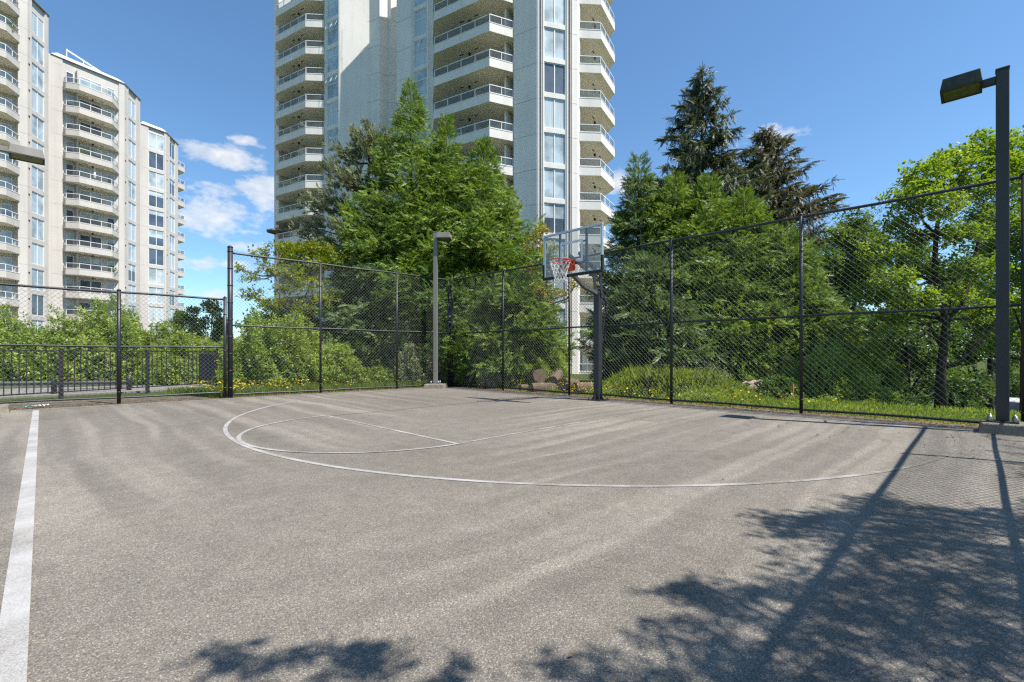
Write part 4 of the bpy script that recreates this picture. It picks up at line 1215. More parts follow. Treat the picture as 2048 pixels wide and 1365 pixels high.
# --- broadleaf trees
def pts3(*q): return [(*at(px, d), z if z is not None else zat(py, d)) for (px, py, d, z) in q]
b0 = pts3((1880, 0, 11.0, 0))[0]; b0 = (b0[0], b0[1], tz(b0))
tm = [b0] + pts3((1882, 742, 11.0, None), (1893, 640, 11.0, None), (1868, 560, 11.1, None), (1872, 470, 11.1, None), (1885, 380, 11.2, None))
cl = [cpx(1850, 355, 11.1, .62, .45), cpx(1905, 330, 11.4, .6, .4), cpx(1820, 400, 10.9, .55, .35), cpx(1880, 415, 10.7, .6, .4), cpx(1945, 375, 11.6, .6, .42), cpx(1795, 450, 11.3, .45, .28),
      cpx(1960, 300, 11.8, .7, .45), cpx(2010, 335, 11.6, .7, .5), cpx(1760, 510, 11.0, .55, .3), cpx(1830, 480, 11.6, .55, .3), cpx(1790, 560, 10.6, .5, .28), cpx(1745, 590, 11.5, .5, .3), cpx(1920, 470, 10.8, .55, .35),
      cpx(1975, 440, 11.4, .6, .4), cpx(1950, 540, 10.7, .6, .35), cpx(1840, 600, 10.8, .5, .28), cpx(1905, 590, 11.5, .55, .3), cpx(1970, 620, 11.0, .5, .3), cpx(1780, 640, 11.2, .45, .25), cpx(1850, 540, 11.4, .5, .3)]
root = broad('maple with a forked dark trunk and airy bright leaves behind the right fence', b0, tm, cl, 'maple', .20, 820, 'barkdark', 'maple_tree', .105, twig=2)
b = MB()
o3 = np.array(b0)
for path, r in ((((1893, 640, 11.0), (1925, 610, 11.1), (1945, 545, 11.2), (1958, 470, 11.3), (1968, 400, 11.5)), .055), (((1886, 735, 11.0), (1915, 728, 10.9), (1955, 690, 10.8), (1985, 655, 10.7), (2015, 600, 10.6)), .062), (((1884, 700, 11.0), (1862, 655, 11.1), (1835, 640, 11.2)), .03)):
    q = [tuple(np.array([*at(px, d), zat(py, d)]) - o3) for px, py, d in path]
    b.tube(q, [r, r * .85, r * .65, r * .5, r * .35][:len(q)], 8)
b.build('limb', M['barkdark'], root, True)
b1 = (*at(2052, 12.5), 0); b1 = (b1[0], b1[1], tz(b1))
tm = [b1] + pts3((2050, 720, 12.5, None), (2055, 560, 12.5, None), (2050, 420, 12.6, None), (2040, 330, 12.6, None))
cl = [cpx(2035, 300, 12.4, .8, .5), cpx(2075, 350, 12.8, .8, .6), cpx(2010, 400, 12.6, .7, .45), cpx(2060, 450, 12.2, .8, .5), cpx(2015, 500, 12.9, .7, .4), cpx(2070, 560, 12.6, .8, .5), cpx(2020, 600, 12.2, .65, .4), cpx(2055, 670, 12.8, .7, .45), cpx(2120, 400, 12.6, .9, .7), cpx(1985, 690, 12.6, .55, .3), cpx(2120, 560, 12.6, .9, .7)]
broad('leafy maple at the right edge behind the lamp post', b1, tm, cl, 'maple', .21, 720, 'barkdark', 'maple_tree', .11)
def thicket(label, px, d, ytop, wpx, n, mat, size=.26, per=300, name='broadleaf_tree', low=760, rz=.8, rmin=.6, rmax=1.1, bark='barkdark', seed=1):
    r = random.Random(seed)
    b0 = (*at(px, d), 0); b0 = (b0[0], b0[1], tz(b0)); zt = zat(ytop, d)
    tr = [b0] + [(b0[0] + r.uniform(-.1, .1), b0[1] + r.uniform(-.1, .1), b0[2] + (zt - b0[2]) * f) for f in (.25, .5, .7, .88)]
    cl = []
    for k in range(n):
        f = r.random() ** .8; py = low + (ytop - low) * f
        wd = wpx * (1 - .75 * max(0, f - .45) ** 1.2 / .55 ** 1.2) 
        rr = r.uniform(rmin, rmax) * (1 - .35 * f)
        cl.append(cpx(px + r.uniform(-1, 1) * wd, py + rr * FOC / d * .5, d + r.uniform(-1, 1) * 1.1, rr, rr * rz))
    return broad(label, b0, tr, cl, mat, size, per, bark, name, .13)
thicket('dark green tree behind the fence, between the conifers and the maple', 1705, 16.5, 425, 95, 34, 'dkleaf', .28, 300, seed=3)
thicket('dark bushy tree low behind the maple trunk', 1810, 19.0, 470, 95, 26, 'dkleaf', .30, 240, seed=4)
thicket('mid green tree behind the lamp post, deep behind the maples', 1985, 21.0, 470, 110, 26, 'dkleaf', .32, 220, seed=5)
thicket('low dark tree at the right edge far behind the lamp post', 2090, 24.0, 500, 110, 30, 'dkleaf', .32, 220, low=790, seed=31)
thicket('low dark tree in the shade right behind the maple fork', 1900, 23.0, 540, 100, 30, 'dkleaf', .32, 220, low=800, seed=32)
thicket('low green tree in the deep shade left of the maple trunk', 1780, 24.0, 560, 100, 26, 'dkleaf', .32, 220, low=800, seed=33)
thicket('dark tree far behind, in the gap right of the brown spruce', 1640, 25.0, 470, 70, 20, 'dkleaf', .34, 200, seed=6)
thicket('dark shaded tree behind the far-left fence panel, under the pine', 690, 23.0, 560, 100, 26, 'dkleaf', .34, 200, low=740, seed=7)
thicket('dark shaded undergrowth tree between the pine and the corner lamp', 790, 21.5, 600, 70, 20, 'dkleaf', .32, 220, low=760, seed=8)
thicket('dull green tree behind the flowering hedge, left of the thick end post', 545, 24.0, 590, 60, 18, 'dkleaf', .34, 200, low=720, seed=9)
r9 = [cpx(505, 590, 17.0, .5, .3), cpx(540, 540, 17.2, .55, .35), cpx(520, 510, 17.4, .45, .3), cpx(560, 500, 17.6, .5, .35), cpx(585, 545, 16.8, .55, .35), cpx(620, 570, 17.2, .6, .4), cpx(500, 555, 16.8, .35, .22), cpx(550, 610, 16.8, .6, .35), cpx(610, 620, 16.9, .6, .35),
      cpx(650, 600, 17.3, .6, .35), cpx(570, 580, 17.5, .5, .3), cpx(480, 540, 17.0, .25, .16)]
bb = (*at(575, 17.2), 0)
broad('slender tree with yellow-green tips and bare twigs behind the thick end post', bb, [bb] + pts3((570, 690, 17.2, None), (565, 620, 17.2, None), (550, 550, 17.2, None)), r9, 'yleaf', .2, 330, 'barkgrey', 'young_tree', .06, twig=5)
y9 = [cpx(575, 497, 18.6, .5, .3), cpx(600, 510, 18.4, .55, .35), cpx(625, 500, 18.7, .5, .35), cpx(655, 505, 18.6, .5, .3), cpx(640, 530, 18.3, .6, .35), cpx(605, 540, 18.6, .5, .3), cpx(690, 520, 18.6, .5, .3), cpx(570, 525, 18.4, .35, .25)]
bb = (*at(630, 18.6), 0)
broad('golden yellow-green shrub tree in front of the tower, left of the pine', bb, [bb] + pts3((630, 660, 18.6, None), (625, 590, 18.6, None), (620, 540, 18.6, None)), y9, 'yleaf', .22, 480, 'bark', 'young_tree', .07)
m9 = [cpx(1085, 465, 15.8, .4, .3), cpx(1065, 490, 15.6, .4, .28), cpx(1100, 500, 15.4, .4, .28), cpx(1060, 540, 15.8, .4, .28), cpx(1105, 545, 15.6, .4, .25), cpx(1080, 580, 15.4, .42, .28), cpx(1120, 590, 15.8, .38, .22), cpx(1060, 620, 15.6, .4, .25), cpx(1100, 640, 15.6, .4, .25), cpx(1128, 540, 15.6, .3, .2),
      cpx(1150, 570, 15.2, .3, .2), cpx(1075, 660, 15.3, .4, .25)]
bb = (*at(1097, 15.6), 0)
broad('thin sapling with sparse yellowish leaves behind the backboard', bb, [bb] + pts3((1092, 690, 15.6, None), (1098, 610, 15.6, None), (1090, 530, 15.6, None), (1087, 480, 15.6, None)), m9, 'golden', .17, 300, 'barkgrey', 'sapling', .05, twig=4)
for k, (px, ytop, w) in enumerate(((385, 606, 16), (424, 597, 20), (358, 622, 12), (445, 640, 14))):
    lab = ['small distant tree beside the cream building, second from the left', 'tallest distant tree in the gap left of the thick end post', 'distant tree half hidden against the cream building wall', 'low distant tree right beside the thick end post'][k]
    thicket(lab, px, 62.0 + k, ytop, w, 14, 'dkleaf', .7, 40, 'distant_tree', 690, .8, .9, 1.5, seed=20 + k)

# --- shrubs
bush('flowering shrub at the left edge with white blossom along its top', 35, 17.3, 1.9, 1.2, 2.1, flowers=330, seed=1, n=6500, fs=.09)
bush('tallest rounded hedge shrub with a few white blossoms, behind the middle low post', 215, 17.6, 2.0, 1.3, 2.6, flowers=160, seed=2, n=7500, fs=.08)
bush('leafy hedge shrub behind the low fence, left of the board panel', 345, 18.0, 1.5, 1.2, 1.9, flowers=60, seed=3, n=5200, fs=.07)
bush('lower hedge shrub behind the board panel next to the thick end post', 430, 18.6, 1.5, 1.2, 1.42, seed=4, n=4800)
bush('low leafy shrub filling the foot of the hedge behind the pickets', 120, 16.9, 1.7, .8, 1.7, seed=14, n=4500)
bush('dark leafy shrub growing over the kerb behind the right-hand pickets', 335, 16.6, 1.0, .5, .95, 'hedge', seed=15, n=2400)
bush('wide mound of bramble behind the tall fence, right of the thick end post', 555, 15.3, 1.85, 1.1, 2.0, seed=5, n=8500, size=.14, flowers=90, fs=.05)
bush('bramble spilling right from the mound in the second tall fence panel', 665, 15.6, 1.1, .8, 1.15, seed=6, n=4200, size=.14)
bush('small round leafy shrub in the third tall fence panel', 715, 15.4, .50, .4, .62, seed=7, n=1500, size=.12)
bush('tall weed clump with big leaves beside the third panel post', 762, 15.8, .55, .4, .6, seed=8, n=1000, size=.16)
bush('variegated pale shrub left of the corner lamp', 828, 16.4, .75, .6, 1.15, 'varie', .13, 3800, seed=9)
bush('pale leafy sapling shrub rising behind the variegated shrub', 800, 17.2, .45, .4, 1.75, 'varie', .14, 900, seed=10, lump=.3)
bush('grey-green shrub between the corner lamp and the corner post', 888, 16.6, .55, .5, 1.2, 'varie', .12, 2200, seed=11)
bush('golden yellow shrub in the far corner of the fence', 925, 16.3, .68, .5, .95, 'golden', .11, 3000, seed=12)
bush('grey-green feathery shrub left of the log pile', 1010, 15.4, .95, .7, 1.0, 'varie', .15, 3400, seed=13, Ts=FINE)
bush('loose green shrub above the log pile', 1085, 15.0, .85, .6, 1.1, 'hedge', .14, 3600, seed=16, Ts=FINE)
bush('leafy green shrub behind the dead stump', 1525, 13.3, .95, .7, 1.15, seed=17, n=4400, size=.14)
bush('rounded green shrub right of the thick baseline post', 1650, 12.0, 1.05, .8, 1.25, seed=18, n=5200, size=.13)
bush('low spreading shrub left of the maple trunk', 1760, 11.6, .85, .6, .55, seed=19, n=3600, size=.12)
bush('dark low shrub beside the orange-tipped stake', 1560, 11.4, .50, .4, .45, 'dkleaf', .12, 1800, seed=21)
bush('fluffy pale green shrub deep behind the maple trunk', 1765, 14.6, .55, .5, .75, 'cedar', .16, 1500, seed=22, Ts=FINE, zb=0.0)
bush('shrub right of the maple trunk, low against the fence', 1925, 12.6, .65, .5, .6, 'dkleaf', .13, 2200, seed=23)
bush('olive shrub in front of the conifer row beside the fence post', 1420, 13.2, .55, .5, .75, 'varie', .14, 1500, seed=24, Ts=FINE)
bush('leafy shrub in the hollow between the maple trunk and the lamp post', 1965, 15.0, 1.1, .7, 2.3, 'dkleaf', .2, 3600, seed=26)
bush('leafy shrub in the hollow left of the maple trunk', 1835, 16.0, 1.2, .7, 2.4, 'dkleaf', .2, 3600, seed=27)
bush('dark shrub at the right edge behind the lamp base', 2120, 10.4, .45, .5, .5, 'dkleaf', .11, 1600, seed=25)

# --- grass, flowers, litter
def blades(name, label, catg, area, n, h0, h1, mat, w=.012, lean=.35, hmap=None):
    """n blades over area(n) -> x, y points"""
    P = area(n); n = len(P)
    h = rng.uniform(h0, h1, n)
    if hmap is not None: h = h * hmap(P[:, 0], P[:, 1])
    q = h > .02; P, h = P[q], h[q]; n = len(P)
    z = terrain(P[:, 0], P[:, 1]) - .03
    base = np.stack([P[:, 0], P[:, 1], z], -1)
    az = rng.random(n) * 2 * np.pi; ln = rng.uniform(.05, lean, n) * h
    side = ring(az + np.pi / 2) * (w * (.6 + .8 * rng.random(n)))[:, None]
    mid = base + ring(az) * (ln * .35)[:, None]; mid[:, 2] += h * .6
    tip = base + ring(az) * ln[:, None]; tip[:, 2] += h
    V = np.stack([base - side / 2, base + side / 2, mid + side / 2.4, tip, mid - side / 2.4], 1).reshape(-1, 3)
    F = np.arange(n * 5).reshape(n, 5)
    t = np.clip(rng.normal(.5, .24, n) + .2 * np.sin(P[:, 0] * 2.1) * np.cos(P[:, 1] * 1.7), 0, 1)
    return tag(np_mesh(name, V, F, M[mat], None, np.repeat(t, 5)), label, catg, kind='stuff')
def quadarea(pa, pb, pc, pd):
    """uniform points in a quadrilateral of world points"""
    a, b_, c, d_ = [np.array(q) for q in (pa, pb, pc, pd)]
    def f(n):
        u, v = rng.random(n)[:, None], rng.random(n)[:, None]
        return a * (1 - u) * (1 - v) + b_ * u * (1 - v) + c * u * v + d_ * (1 - u) * v
    return f
backstrip = quadarea((3.0, 13.4), (10.6, 12.9), (11.2, 15.0), (2.4, 16.0))
blades('grass', 'short grass with flowers along the foot of the tall left fence', 'grass', backstrip, 26000, .06, .24, 'grass')
rightstrip = quadarea((10.0, -1.5), (10.0, 12.2), (12.4, 13.5), (12.6, -2.0))
def tall(x, y):
    f = sst(3.1, 5.3, y) * (1 - sst(6.9, 7.9, y)); g = sst(10.15, 10.9, x)
    return (.35 + .65 * sst(.2, 1.6, y)) * (.13 + .10 * np.sin(x * 5 + 3 * np.sin(y * 2.7)) * np.cos(y * 4.1)) + .95 * f * g * (.75 + .35 * np.sin(x * 3 + y * 2.3))
blades('grass', 'tall grass and weeds along the baseline fence behind the hoop', 'grass', rightstrip, 62000, .30, .78, 'grass', .013, .4, tall)
def weeds():
    P = rightstrip(30000); h = tall(P[:, 0], P[:, 1]); zz = rng.random(len(P)) ** .7
    patch = np.sin(P[:, 0] * 4 + 2 * np.sin(P[:, 1] * 1.7)) + np.sin(P[:, 1] * 3.1)
    q = (P[:, 0] > 10.12) & (h > .2) & (patch > -.2) & (rng.random(len(P)) < .45); P, h, zz = P[q], h[q], zz[q]; n = len(P)
    pos = np.stack([P[:, 0], P[:, 1], terrain(P[:, 0], P[:, 1]) + h * zz * .62], -1)
    V, F, T = cat(multi(FINE, pos, rng.normal(0, 1, (n, 3)), np.array([0, 0, 1.0]) + rng.normal(0, .4, (n, 3)), rng.uniform(.09, .16, n), np.clip(rng.normal(.55, .2, n), 0, 1)))
    tag(np_mesh('weeds', V, F, M['hedge'], None, T), 'leafy weeds mixed into the tall grass behind the baseline fence', 'weeds', kind='stuff')
weeds()
far = quadarea((10.2, -6), (12.4, -6), (19, 4), (15, 8))
blades('grass', 'rough grass sloping down to the parked car at the right', 'grass', far, 12000, .03, .10, 'grass', .016)
def flowers(name, label, area, n, z0, z1, s=.03):
    P = area(n); n = len(P)
    pos = np.stack([P[:, 0], P[:, 1], terrain(P[:, 0], P[:, 1]) + rng.uniform(z0, z1, n)], -1)
    T, Q = leafT([((0, 0, 0), (math.cos(a), math.sin(a), .35), (0, 0, 1), .55, .5) for a in np.linspace(0, 6.28, 6)[:-1]])
    V, F, T_ = inst(T, Q, pos, rng.normal(0, 1, (n, 3)) * np.array([1, 1, .2]), np.array([0, 0, 1.0]) + rng.normal(0, .4, (n, 3)), rng.uniform(.7, 1.3, n) * s, rng.random(n))
    return tag(np_mesh(name, V, F, M['yflower'], None, T_), label, 'flowers', kind='stuff')
def patchy(area, spots):
    def f(n):
        P = area(n * 6); k = np.zeros(len(P))
        for (x, y, r, w) in spots: k = np.maximum(k, w * np.exp(-((P[:, 0] - x) ** 2 + (P[:, 1] - y) ** 2) / r ** 2))
        return P[rng.random(len(P)) < k][:n]
    return f
flowers('yellow_flowers', 'yellow flowers in the grass by the thick end post and along the left fence', patchy(backstrip, [(3.6, 14.0, .7, 1), (4.6, 13.9, .6, .8), (5.2, 14.2, .5, .5), (6.7, 13.8, .5, .4), (3.1, 14.6, .5, .8)]), 420, .14, .34, .05)
flowers('yellow_flowers', 'yellow flowers in a drift right of the log pile behind the hoop post', patchy(rightstrip, [(10.5, 7.3, .8, 1), (10.4, 6.4, .6, 1), (10.3, 5.5, .5, .7), (10.2, 8.8, .4, .6), (10.2, 10.2, .5, .8), (10.3, 3.4, .4, .9), (10.2, 2.6, .3, .7), (10.6, 8.0, .5, .8)]), 800, .06, .30, .045)
def leaves(label, area, n, s=.05, z=.006):
    P = area(n); n = len(P)
    pos = np.stack([P[:, 0], P[:, 1], np.full(n, z) + rng.random(n) * .008], -1)
    T, Q = leafT([((0, 0, 0), (1, 0, .1), (0, 0, 1), 1.0, .5)])
    V, F, T_ = inst(T, Q, pos, ring(rng.random(n) * 6.28, rng.normal(0, .15, n)), np.array([0, 0, 1.0]) + rng.normal(0, .3, (n, 3)), rng.uniform(.5, 1.3, n) * s, rng.random(n))
    return tag(np_mesh('fallen_leaves', V, F, M['litter'], None, T_), label, 'leaves', kind='stuff')
leaves('brown leaf litter gathered along the foot of the baseline fence', quadarea((9.48, -.8), (9.48, 12.4), (9.98, 12.6), (9.98, -.8)), 2200, .045)
leaves('brown leaf litter gathered along the foot of the left fences', quadarea((-3, 13.20), (9.4, 12.62), (9.4, 12.8), (-3, 13.75)), 1500, .045)
leaves('few dry leaves and catkins scattered over the court near the right corner', quadarea((6.5, -.2), (9.4, -.6), (9.4, 3.2), (7.4, 2.6)), 70, .05, .007)
leaves('single dry twigs and leaves dotted about the open court', quadarea((1, 1), (8, 0), (8, 11), (0, 10)), 36, .026, .007)

# --- the tree outside the near fence whose shade falls on the court
def shade_tree():
    edge = [(2200, 925), (2040, 1032), (1950, 1012), (1860, 1022), (1760, 985), (1700, 1000), (1640, 1030), (1545, 1028), (1520, 1062), (1590, 1080), (1510, 1098), (1580, 1130), (1640, 1165), (1560, 1160), (1480, 1195), (1360, 1160), (1315, 1195), (1350, 1250), (1300, 1262), (1330, 1300), (1400, 1335), (1350, 1362),
            (1240, 1318), (1160, 1335), (1060, 1362), (1080, 1500), (1500, 2600), (2600, 2600), (2500, 1200)]
    G = np.array([gr(*q) for q in edge])
    def inside(P):
        c = np.zeros(len(P), bool); j = len(G) - 1
        for i in range(len(G)):
            yi, yj = G[i, 1], G[j, 1]
            m = (yi > P[:, 1]) != (yj > P[:, 1])
            c ^= m & (P[:, 0] < (G[j, 0] - G[i, 0]) * (P[:, 1] - yi) / (yj - yi + 1e-12) + G[i, 0]); j = i
        return c
    sh = np.array([SUN_AZ[0], SUN_AZ[1]]) / math.tan(SUN_EL)
    base = (5.6, -4.6, 0)
    root = empty('shade_tree', base); tag(root, 'leafy tree outside the near fence whose shade falls across the lower right of the court', 'tree')
    lo, hi = G.min(0), G.max(0)
    P = lo + (hi - lo) * rng.random((60000, 2)); P = P[inside(P)]
    area = len(P) / 60000 * np.prod(hi - lo)
    P = P[:int(area * 230)]
    fr = np.sin(P[:, 0] * 3.1 + 1.7 * np.sin(P[:, 1] * 2.3)) + np.sin(P[:, 1] * 3.9 + 1.3 * np.sin(P[:, 0] * 2.9)) + .8 * np.sin(P[:, 0] * 7.3 - P[:, 1] * 5.1)
    P = P[(fr > -1.55) | (rng.random(len(P)) < .12)]
    da = rng.normal(2.4, .75, len(P)); ln = rng.uniform(.22, .48, len(P)); n_main = len(P)
    # loose sprays beyond the edge of the main shade: polylines of (px, py)
    ex = [[(365, 1322), (420, 1303), (470, 1308), (500, 1322)], [(430, 1330), (520, 1335), (600, 1308), (650, 1298)], [(600, 1318), (680, 1312), (740, 1300), (765, 1308)], [(400, 1362), (450, 1340), (540, 1345)], [(620, 1350), (700, 1330), (740, 1335), (720, 1360)], [(690, 1296), (720, 1320), (700, 1345)],
          [(850, 1352), (900, 1345), (940, 1332)], [(1060, 1350), (1110, 1335), (1180, 1325), (1230, 1318)], [(1330, 1180), (1400, 1172), (1440, 1205)], [(1355, 1215), (1390, 1250)], [(1300, 1255), (1312, 1258)], [(1495, 1068), (1560, 1062), (1600, 1072)], [(1510, 1098), (1580, 1110)], [(1640, 1030), (1700, 1022)],
          [(1960, 870), (2000, 880), (2048, 884)], [(1965, 900), (2010, 905), (2050, 912)], [(1980, 925), (2020, 925), (2060, 935)], [(2000, 890), (2060, 900), (2100, 905)], [(1990, 955), (2040, 950), (2090, 950)], [(2040, 870), (2100, 880), (2150, 890)], [(2030, 940), (2090, 930), (2150, 930)]]
    pp, pd, pl = [], [], []
    for line in ex:
        for (q0, q1) in zip(line[:-1], line[1:]):
            g0, g1 = np.array(gr(*q0)), np.array(gr(*q1)); L = np.linalg.norm(g1 - g0); n = max(2, int(L / .12))
            for k in range(n):
                pp.append(g0 + (g1 - g0) * (k + rng.random()) / n + rng.normal(0, .022, 2)); pd.append(math.atan2(*(g1 - g0)[::-1]) + rng.normal(0, .5)); pl.append(rng.uniform(.14, .28))
    P = np.concatenate([P, np.array(pp)]); da = np.concatenate([da, pd]); ln = np.concatenate([ln, pl])
    z = 4.0 + 1.5 * rng.random(len(P)) ** 1.2 + .25 * np.sin(P[:, 0] * 2) * np.cos(P[:, 1] * 2)
    tw = np.stack([P[:, 0] + sh[0] * z - base[0], P[:, 1] + sh[1] * z - base[1], z], -1)
    m = 11; idx = np.repeat(np.arange(len(P)), m); s = np.tile((np.arange(m) + .5) / m - .5, len(P))
    pos = tw[idx] + ring(da[idx], np.zeros(len(idx))) * (s * ln[idx])[:, None]; pos[:, 2] -= (s * ln[idx]) ** 2 * 1.5
    keep = (idx < n_main) | (rng.random(len(idx)) < .72); pos, idx = pos[keep], idx[keep]
    n = len(pos)
    T, Q = leafT([((0, 0, 0), (1, 0, .05), (0, 0, 1), 1.0, .48)])
    V, F, T_ = inst(T, Q, pos, ring(da[idx] + np.where(np.arange(n) % 2 == 0, 1, -1) * rng.uniform(.5, 1.2, n), rng.normal(-.1, .3, n)), np.array([0, 0, 1.0]) + rng.normal(0, .4, (n, 3)), rng.uniform(.045, .085, n), rng.random(n))
    np_mesh('crown', V, F, M['maple'], root, T_)
    q0, q1 = tw, ring(da, np.zeros(len(da)))
    b = MB(); b.tube([(0, 0, -.1), (.05, .1, 1.4), (-.1, .3, 2.8), (-.3, .6, 4.2)], [.19, .15, .12, .07], 10)
    for k in range(22):
        c = rng.integers(0, n)
        while pos[c, 0] + base[0] < 3.6: c = rng.integers(0, n)
        q = pos[c]
        s = np.array([-.1, .3, 2.6 + 1.2 * rng.random()])
        m = (s + q) / 2 + np.array([0, 0, -.25])
        b.tube([tuple(s), tuple(m), tuple(q)], [.06, .035, .008], 6, cap=False)
    b.build('trunk', M['bark'], root, True)
shade_tree()

# ---------------------------------------------------------------- smaller things round the court
def log(label, px, py, d, r, L, ang, tilt=.05, cut=1):
    x, y = at(px, d); z = zat(py, d)
    root = empty('log', (x, y, z), ang); tag(root, label, 'log', 'cut logs piled behind the baseline fence')
    n = 18; b = MB(); pts = [(0, 0, 0), (L * .35, 0, 0), (L * .7, 0, 0), (L, 0, 0)]
    b.tube(pts, [r, r * 1.03, r * .97, r * .95], n, cap=False)
    for i, v in enumerate(b.v):
        a = math.atan2(v[2], v[1]); k = 1 + .06 * math.sin(3 * a + x * 9) + .04 * math.sin(7 * a + v[0] * 6)
        b.v[i] = (v[0], v[1] * k, v[2] * k)
    e0 = [b.v[j] for j in range(n)]; e1 = [b.v[3 * n + j] for j in range(n)]
    o = b.build('bark', M['logbark'], root, True)
    b = MB(); b.quad([(q[0] - .004, q[1] * .97, q[2] * .97) for q in e0]); b.build('cut_end', M['logend'], root)
    b = MB(); b.quad([(q[0] + .004, q[1] * .97, q[2] * .97) for q in e1]); b.build('cut_end', M['logend'], root)
    root.rotation_euler = (0, tilt, ang)
fa = math.atan2(FW[1], FW[0])
for a in ((('top log of the pile, its round cut end facing the court at the upper left'), 1080, 752, 14.0, .215, .75, fa + .15, .1), ('short upright-leaning log in the middle of the pile', 1105, 764, 13.8, .17, .75, fa - .35, -.25),
          ('right log of the pile with its cut end facing the court', 1125, 770, 13.4, .185, 1.0, fa - .5, .04), ('dark log at the bottom left of the pile under the top log', 1062, 777, 13.5, .15, .8, fa - 1.1, .0), ('long low log lying right of the pile behind the fence', 1150, 777, 13.2, .17, 1.0, fa - 1.25, .02),
          ('half-buried log showing between the yellow flowers right of the hoop post', 1205, 783, 12.6, .11, .7, fa - 1.4, .02), ('small reddish log end lying alone left of the pile', 1040, 775, 13.9, .075, .4, fa - .9, .0)):
    log(*a)
def stump():
    x, y = at(1495, 12.0); root = empty('dead_stump', (x, y, 0)); tag(root, 'weathered fallen stump with torn roots lying in the grass behind the fence', 'stump')
    b = MB(); P = lambda px, py, d: tuple(np.array([*at(px, d), zat(py, d)]) - np.array([x, y, 0]))
    b.tube([P(1450, 782, 12.1), P(1475, 781, 12.0), P(1505, 776, 12.0), P(1535, 779, 12.2)], [.09, .13, .17, .10], 12)
    for q in range(len(b.v)):
        v = b.v[q]; k = .03 * math.sin(23 * v[0] + 31 * v[2]) + .025 * math.sin(47 * v[1] - 39 * v[2]); b.v[q] = (v[0] + k, v[1] - k, v[2] + k * 1.2)
    b.build('stem', M['deadwood'], root, True)
    for path in ((1505, 772, 1520, 762, 1538, 770), (1515, 775, 1532, 775, 1548, 786), (1500, 770, 1492, 765, 1478, 771), (1520, 770, 1540, 765, 1552, 776), (1455, 780, 1447, 770, 1449, 765), (1508, 782, 1518, 790, 1528, 800), (1480, 776, 1488, 782, 1492, 796)):
        c = MB(); c.tube([P(path[0], path[1], 11.95), P(path[2], path[3], 11.85), P(path[4], path[5], 11.8)], [.05, .04, .015], 8); c.build('root', M['deadwood'], root, True)
stump()
def stake():
    x, y = at(1586, 10.9); root = empty('survey_stake', (x, y, 0)); tag(root, 'wooden stake with an orange tip in the weeds beside the thick baseline post', 'stake')
    b = MB(); b.box(-.02, .02, -.012, .012, -.1, .19); b.build('wood', M['deadwood'], root)
    b = MB(); b.box(-.021, .021, -.013, .013, .1905, .38); b.build('orange_tip', M['sorange'], root)
stake()
def picket():
    p0, p1 = np.array(at(-120, 9.55)), np.array(at(440, 15.2))
    L = np.linalg.norm(p1 - p0); u = (p1 - p0) / L; a = math.atan2(u[1], u[0])
    root = empty('picket_fence', (*p0, 0), a); tag(root, 'black iron picket fence with thin upright bars behind the low chain-link fence', 'fence')
    H = 1.17
    def s_of(px):
        r = at(px, 1.0); m = np.array([[r[0], -u[0]], [r[1], -u[1]]]); return np.linalg.solve(m, p0)[1]
    posts = [s_of(122), s_of(295), s_of(432), .1]
    b = MB(); b.box(0, L, -.018, .018, H - .03, H); b.build('top_rail', M['iron'], root)
    b = MB(); b.box(0, L, -.016, .016, .14, .17); b.build('bottom_rail', M['iron'], root)
    for s in posts:
        b = MB(); b.box(s - .035, s + .035, -.035, .035, -.05, H + .04); b.build('post', M['iron'], root)
    s = .05
    while s < L:
        if min(abs(s - q) for q in posts) > .06:
            b = MB(); b.box(s - .0085, s + .0085, -.0085, .0085, .17, H - .03); b.build('picket', M['iron'], root)
        s += .128
    return p0, p1
picket()
def board_panel():
    p0, p1 = np.array(at(398, 15.9)), np.array(at(443, 15.15)); L = np.linalg.norm(p1 - p0); a = math.atan2(*(p1 - p0)[::-1])
    root = empty('board_panel', (*p0, 0), a); tag(root, 'dark grey panel of upright boards behind the last pickets', 'fence panel')
    n = 8
    for k in range(n):
        b = MB(); b.box(L * k / n + .006, L * (k + 1) / n - .006, -.012 + .004 * (k % 2), .012 + .004 * (k % 2), .04 + .02 * (k % 3), 1.08 - .012 * k * .5); b.build('board', M['board'], root)
    b = MB(); b.box(0, L, .018, .055, .25, .33); b.box(0, L, .018, .055, .85, .93); b.build('batten', M['board'], root)
    b = MB(); b.box(-.03, L + .03, -.04, .06, 1.09, 1.12); b.build('cap', M['deadwood'], root)
board_panel()
def walkway():
    q = [at(-200, 10.6), at(300, 13.6), at(455, 15.9), at(455, 17.5), at(290, 16.0), at(-200, 13.5)]
    b = MB(); b.prism(q, -.06, .006); tag(b.build('path', M['path']), kind='structure')
    p0, p1 = np.array(at(-260, 14.9)), np.array(at(300, 16.6)); L = np.linalg.norm(p1 - p0); a = math.atan2(*(p1 - p0)[::-1])
    root = empty('retaining_wall', (*p0, 0), a); tag(root, 'low concrete wall along the walkway at the foot of the hedge', 'wall')
    b = MB(); b.box(0, L, -.1, .1, -.1, .10); b.build('wall_face', M['conc'], root)
    b = MB(); b.box(0, L, -.13, .13, .101, .145); b.build('coping', M['path'], root)
walkway()
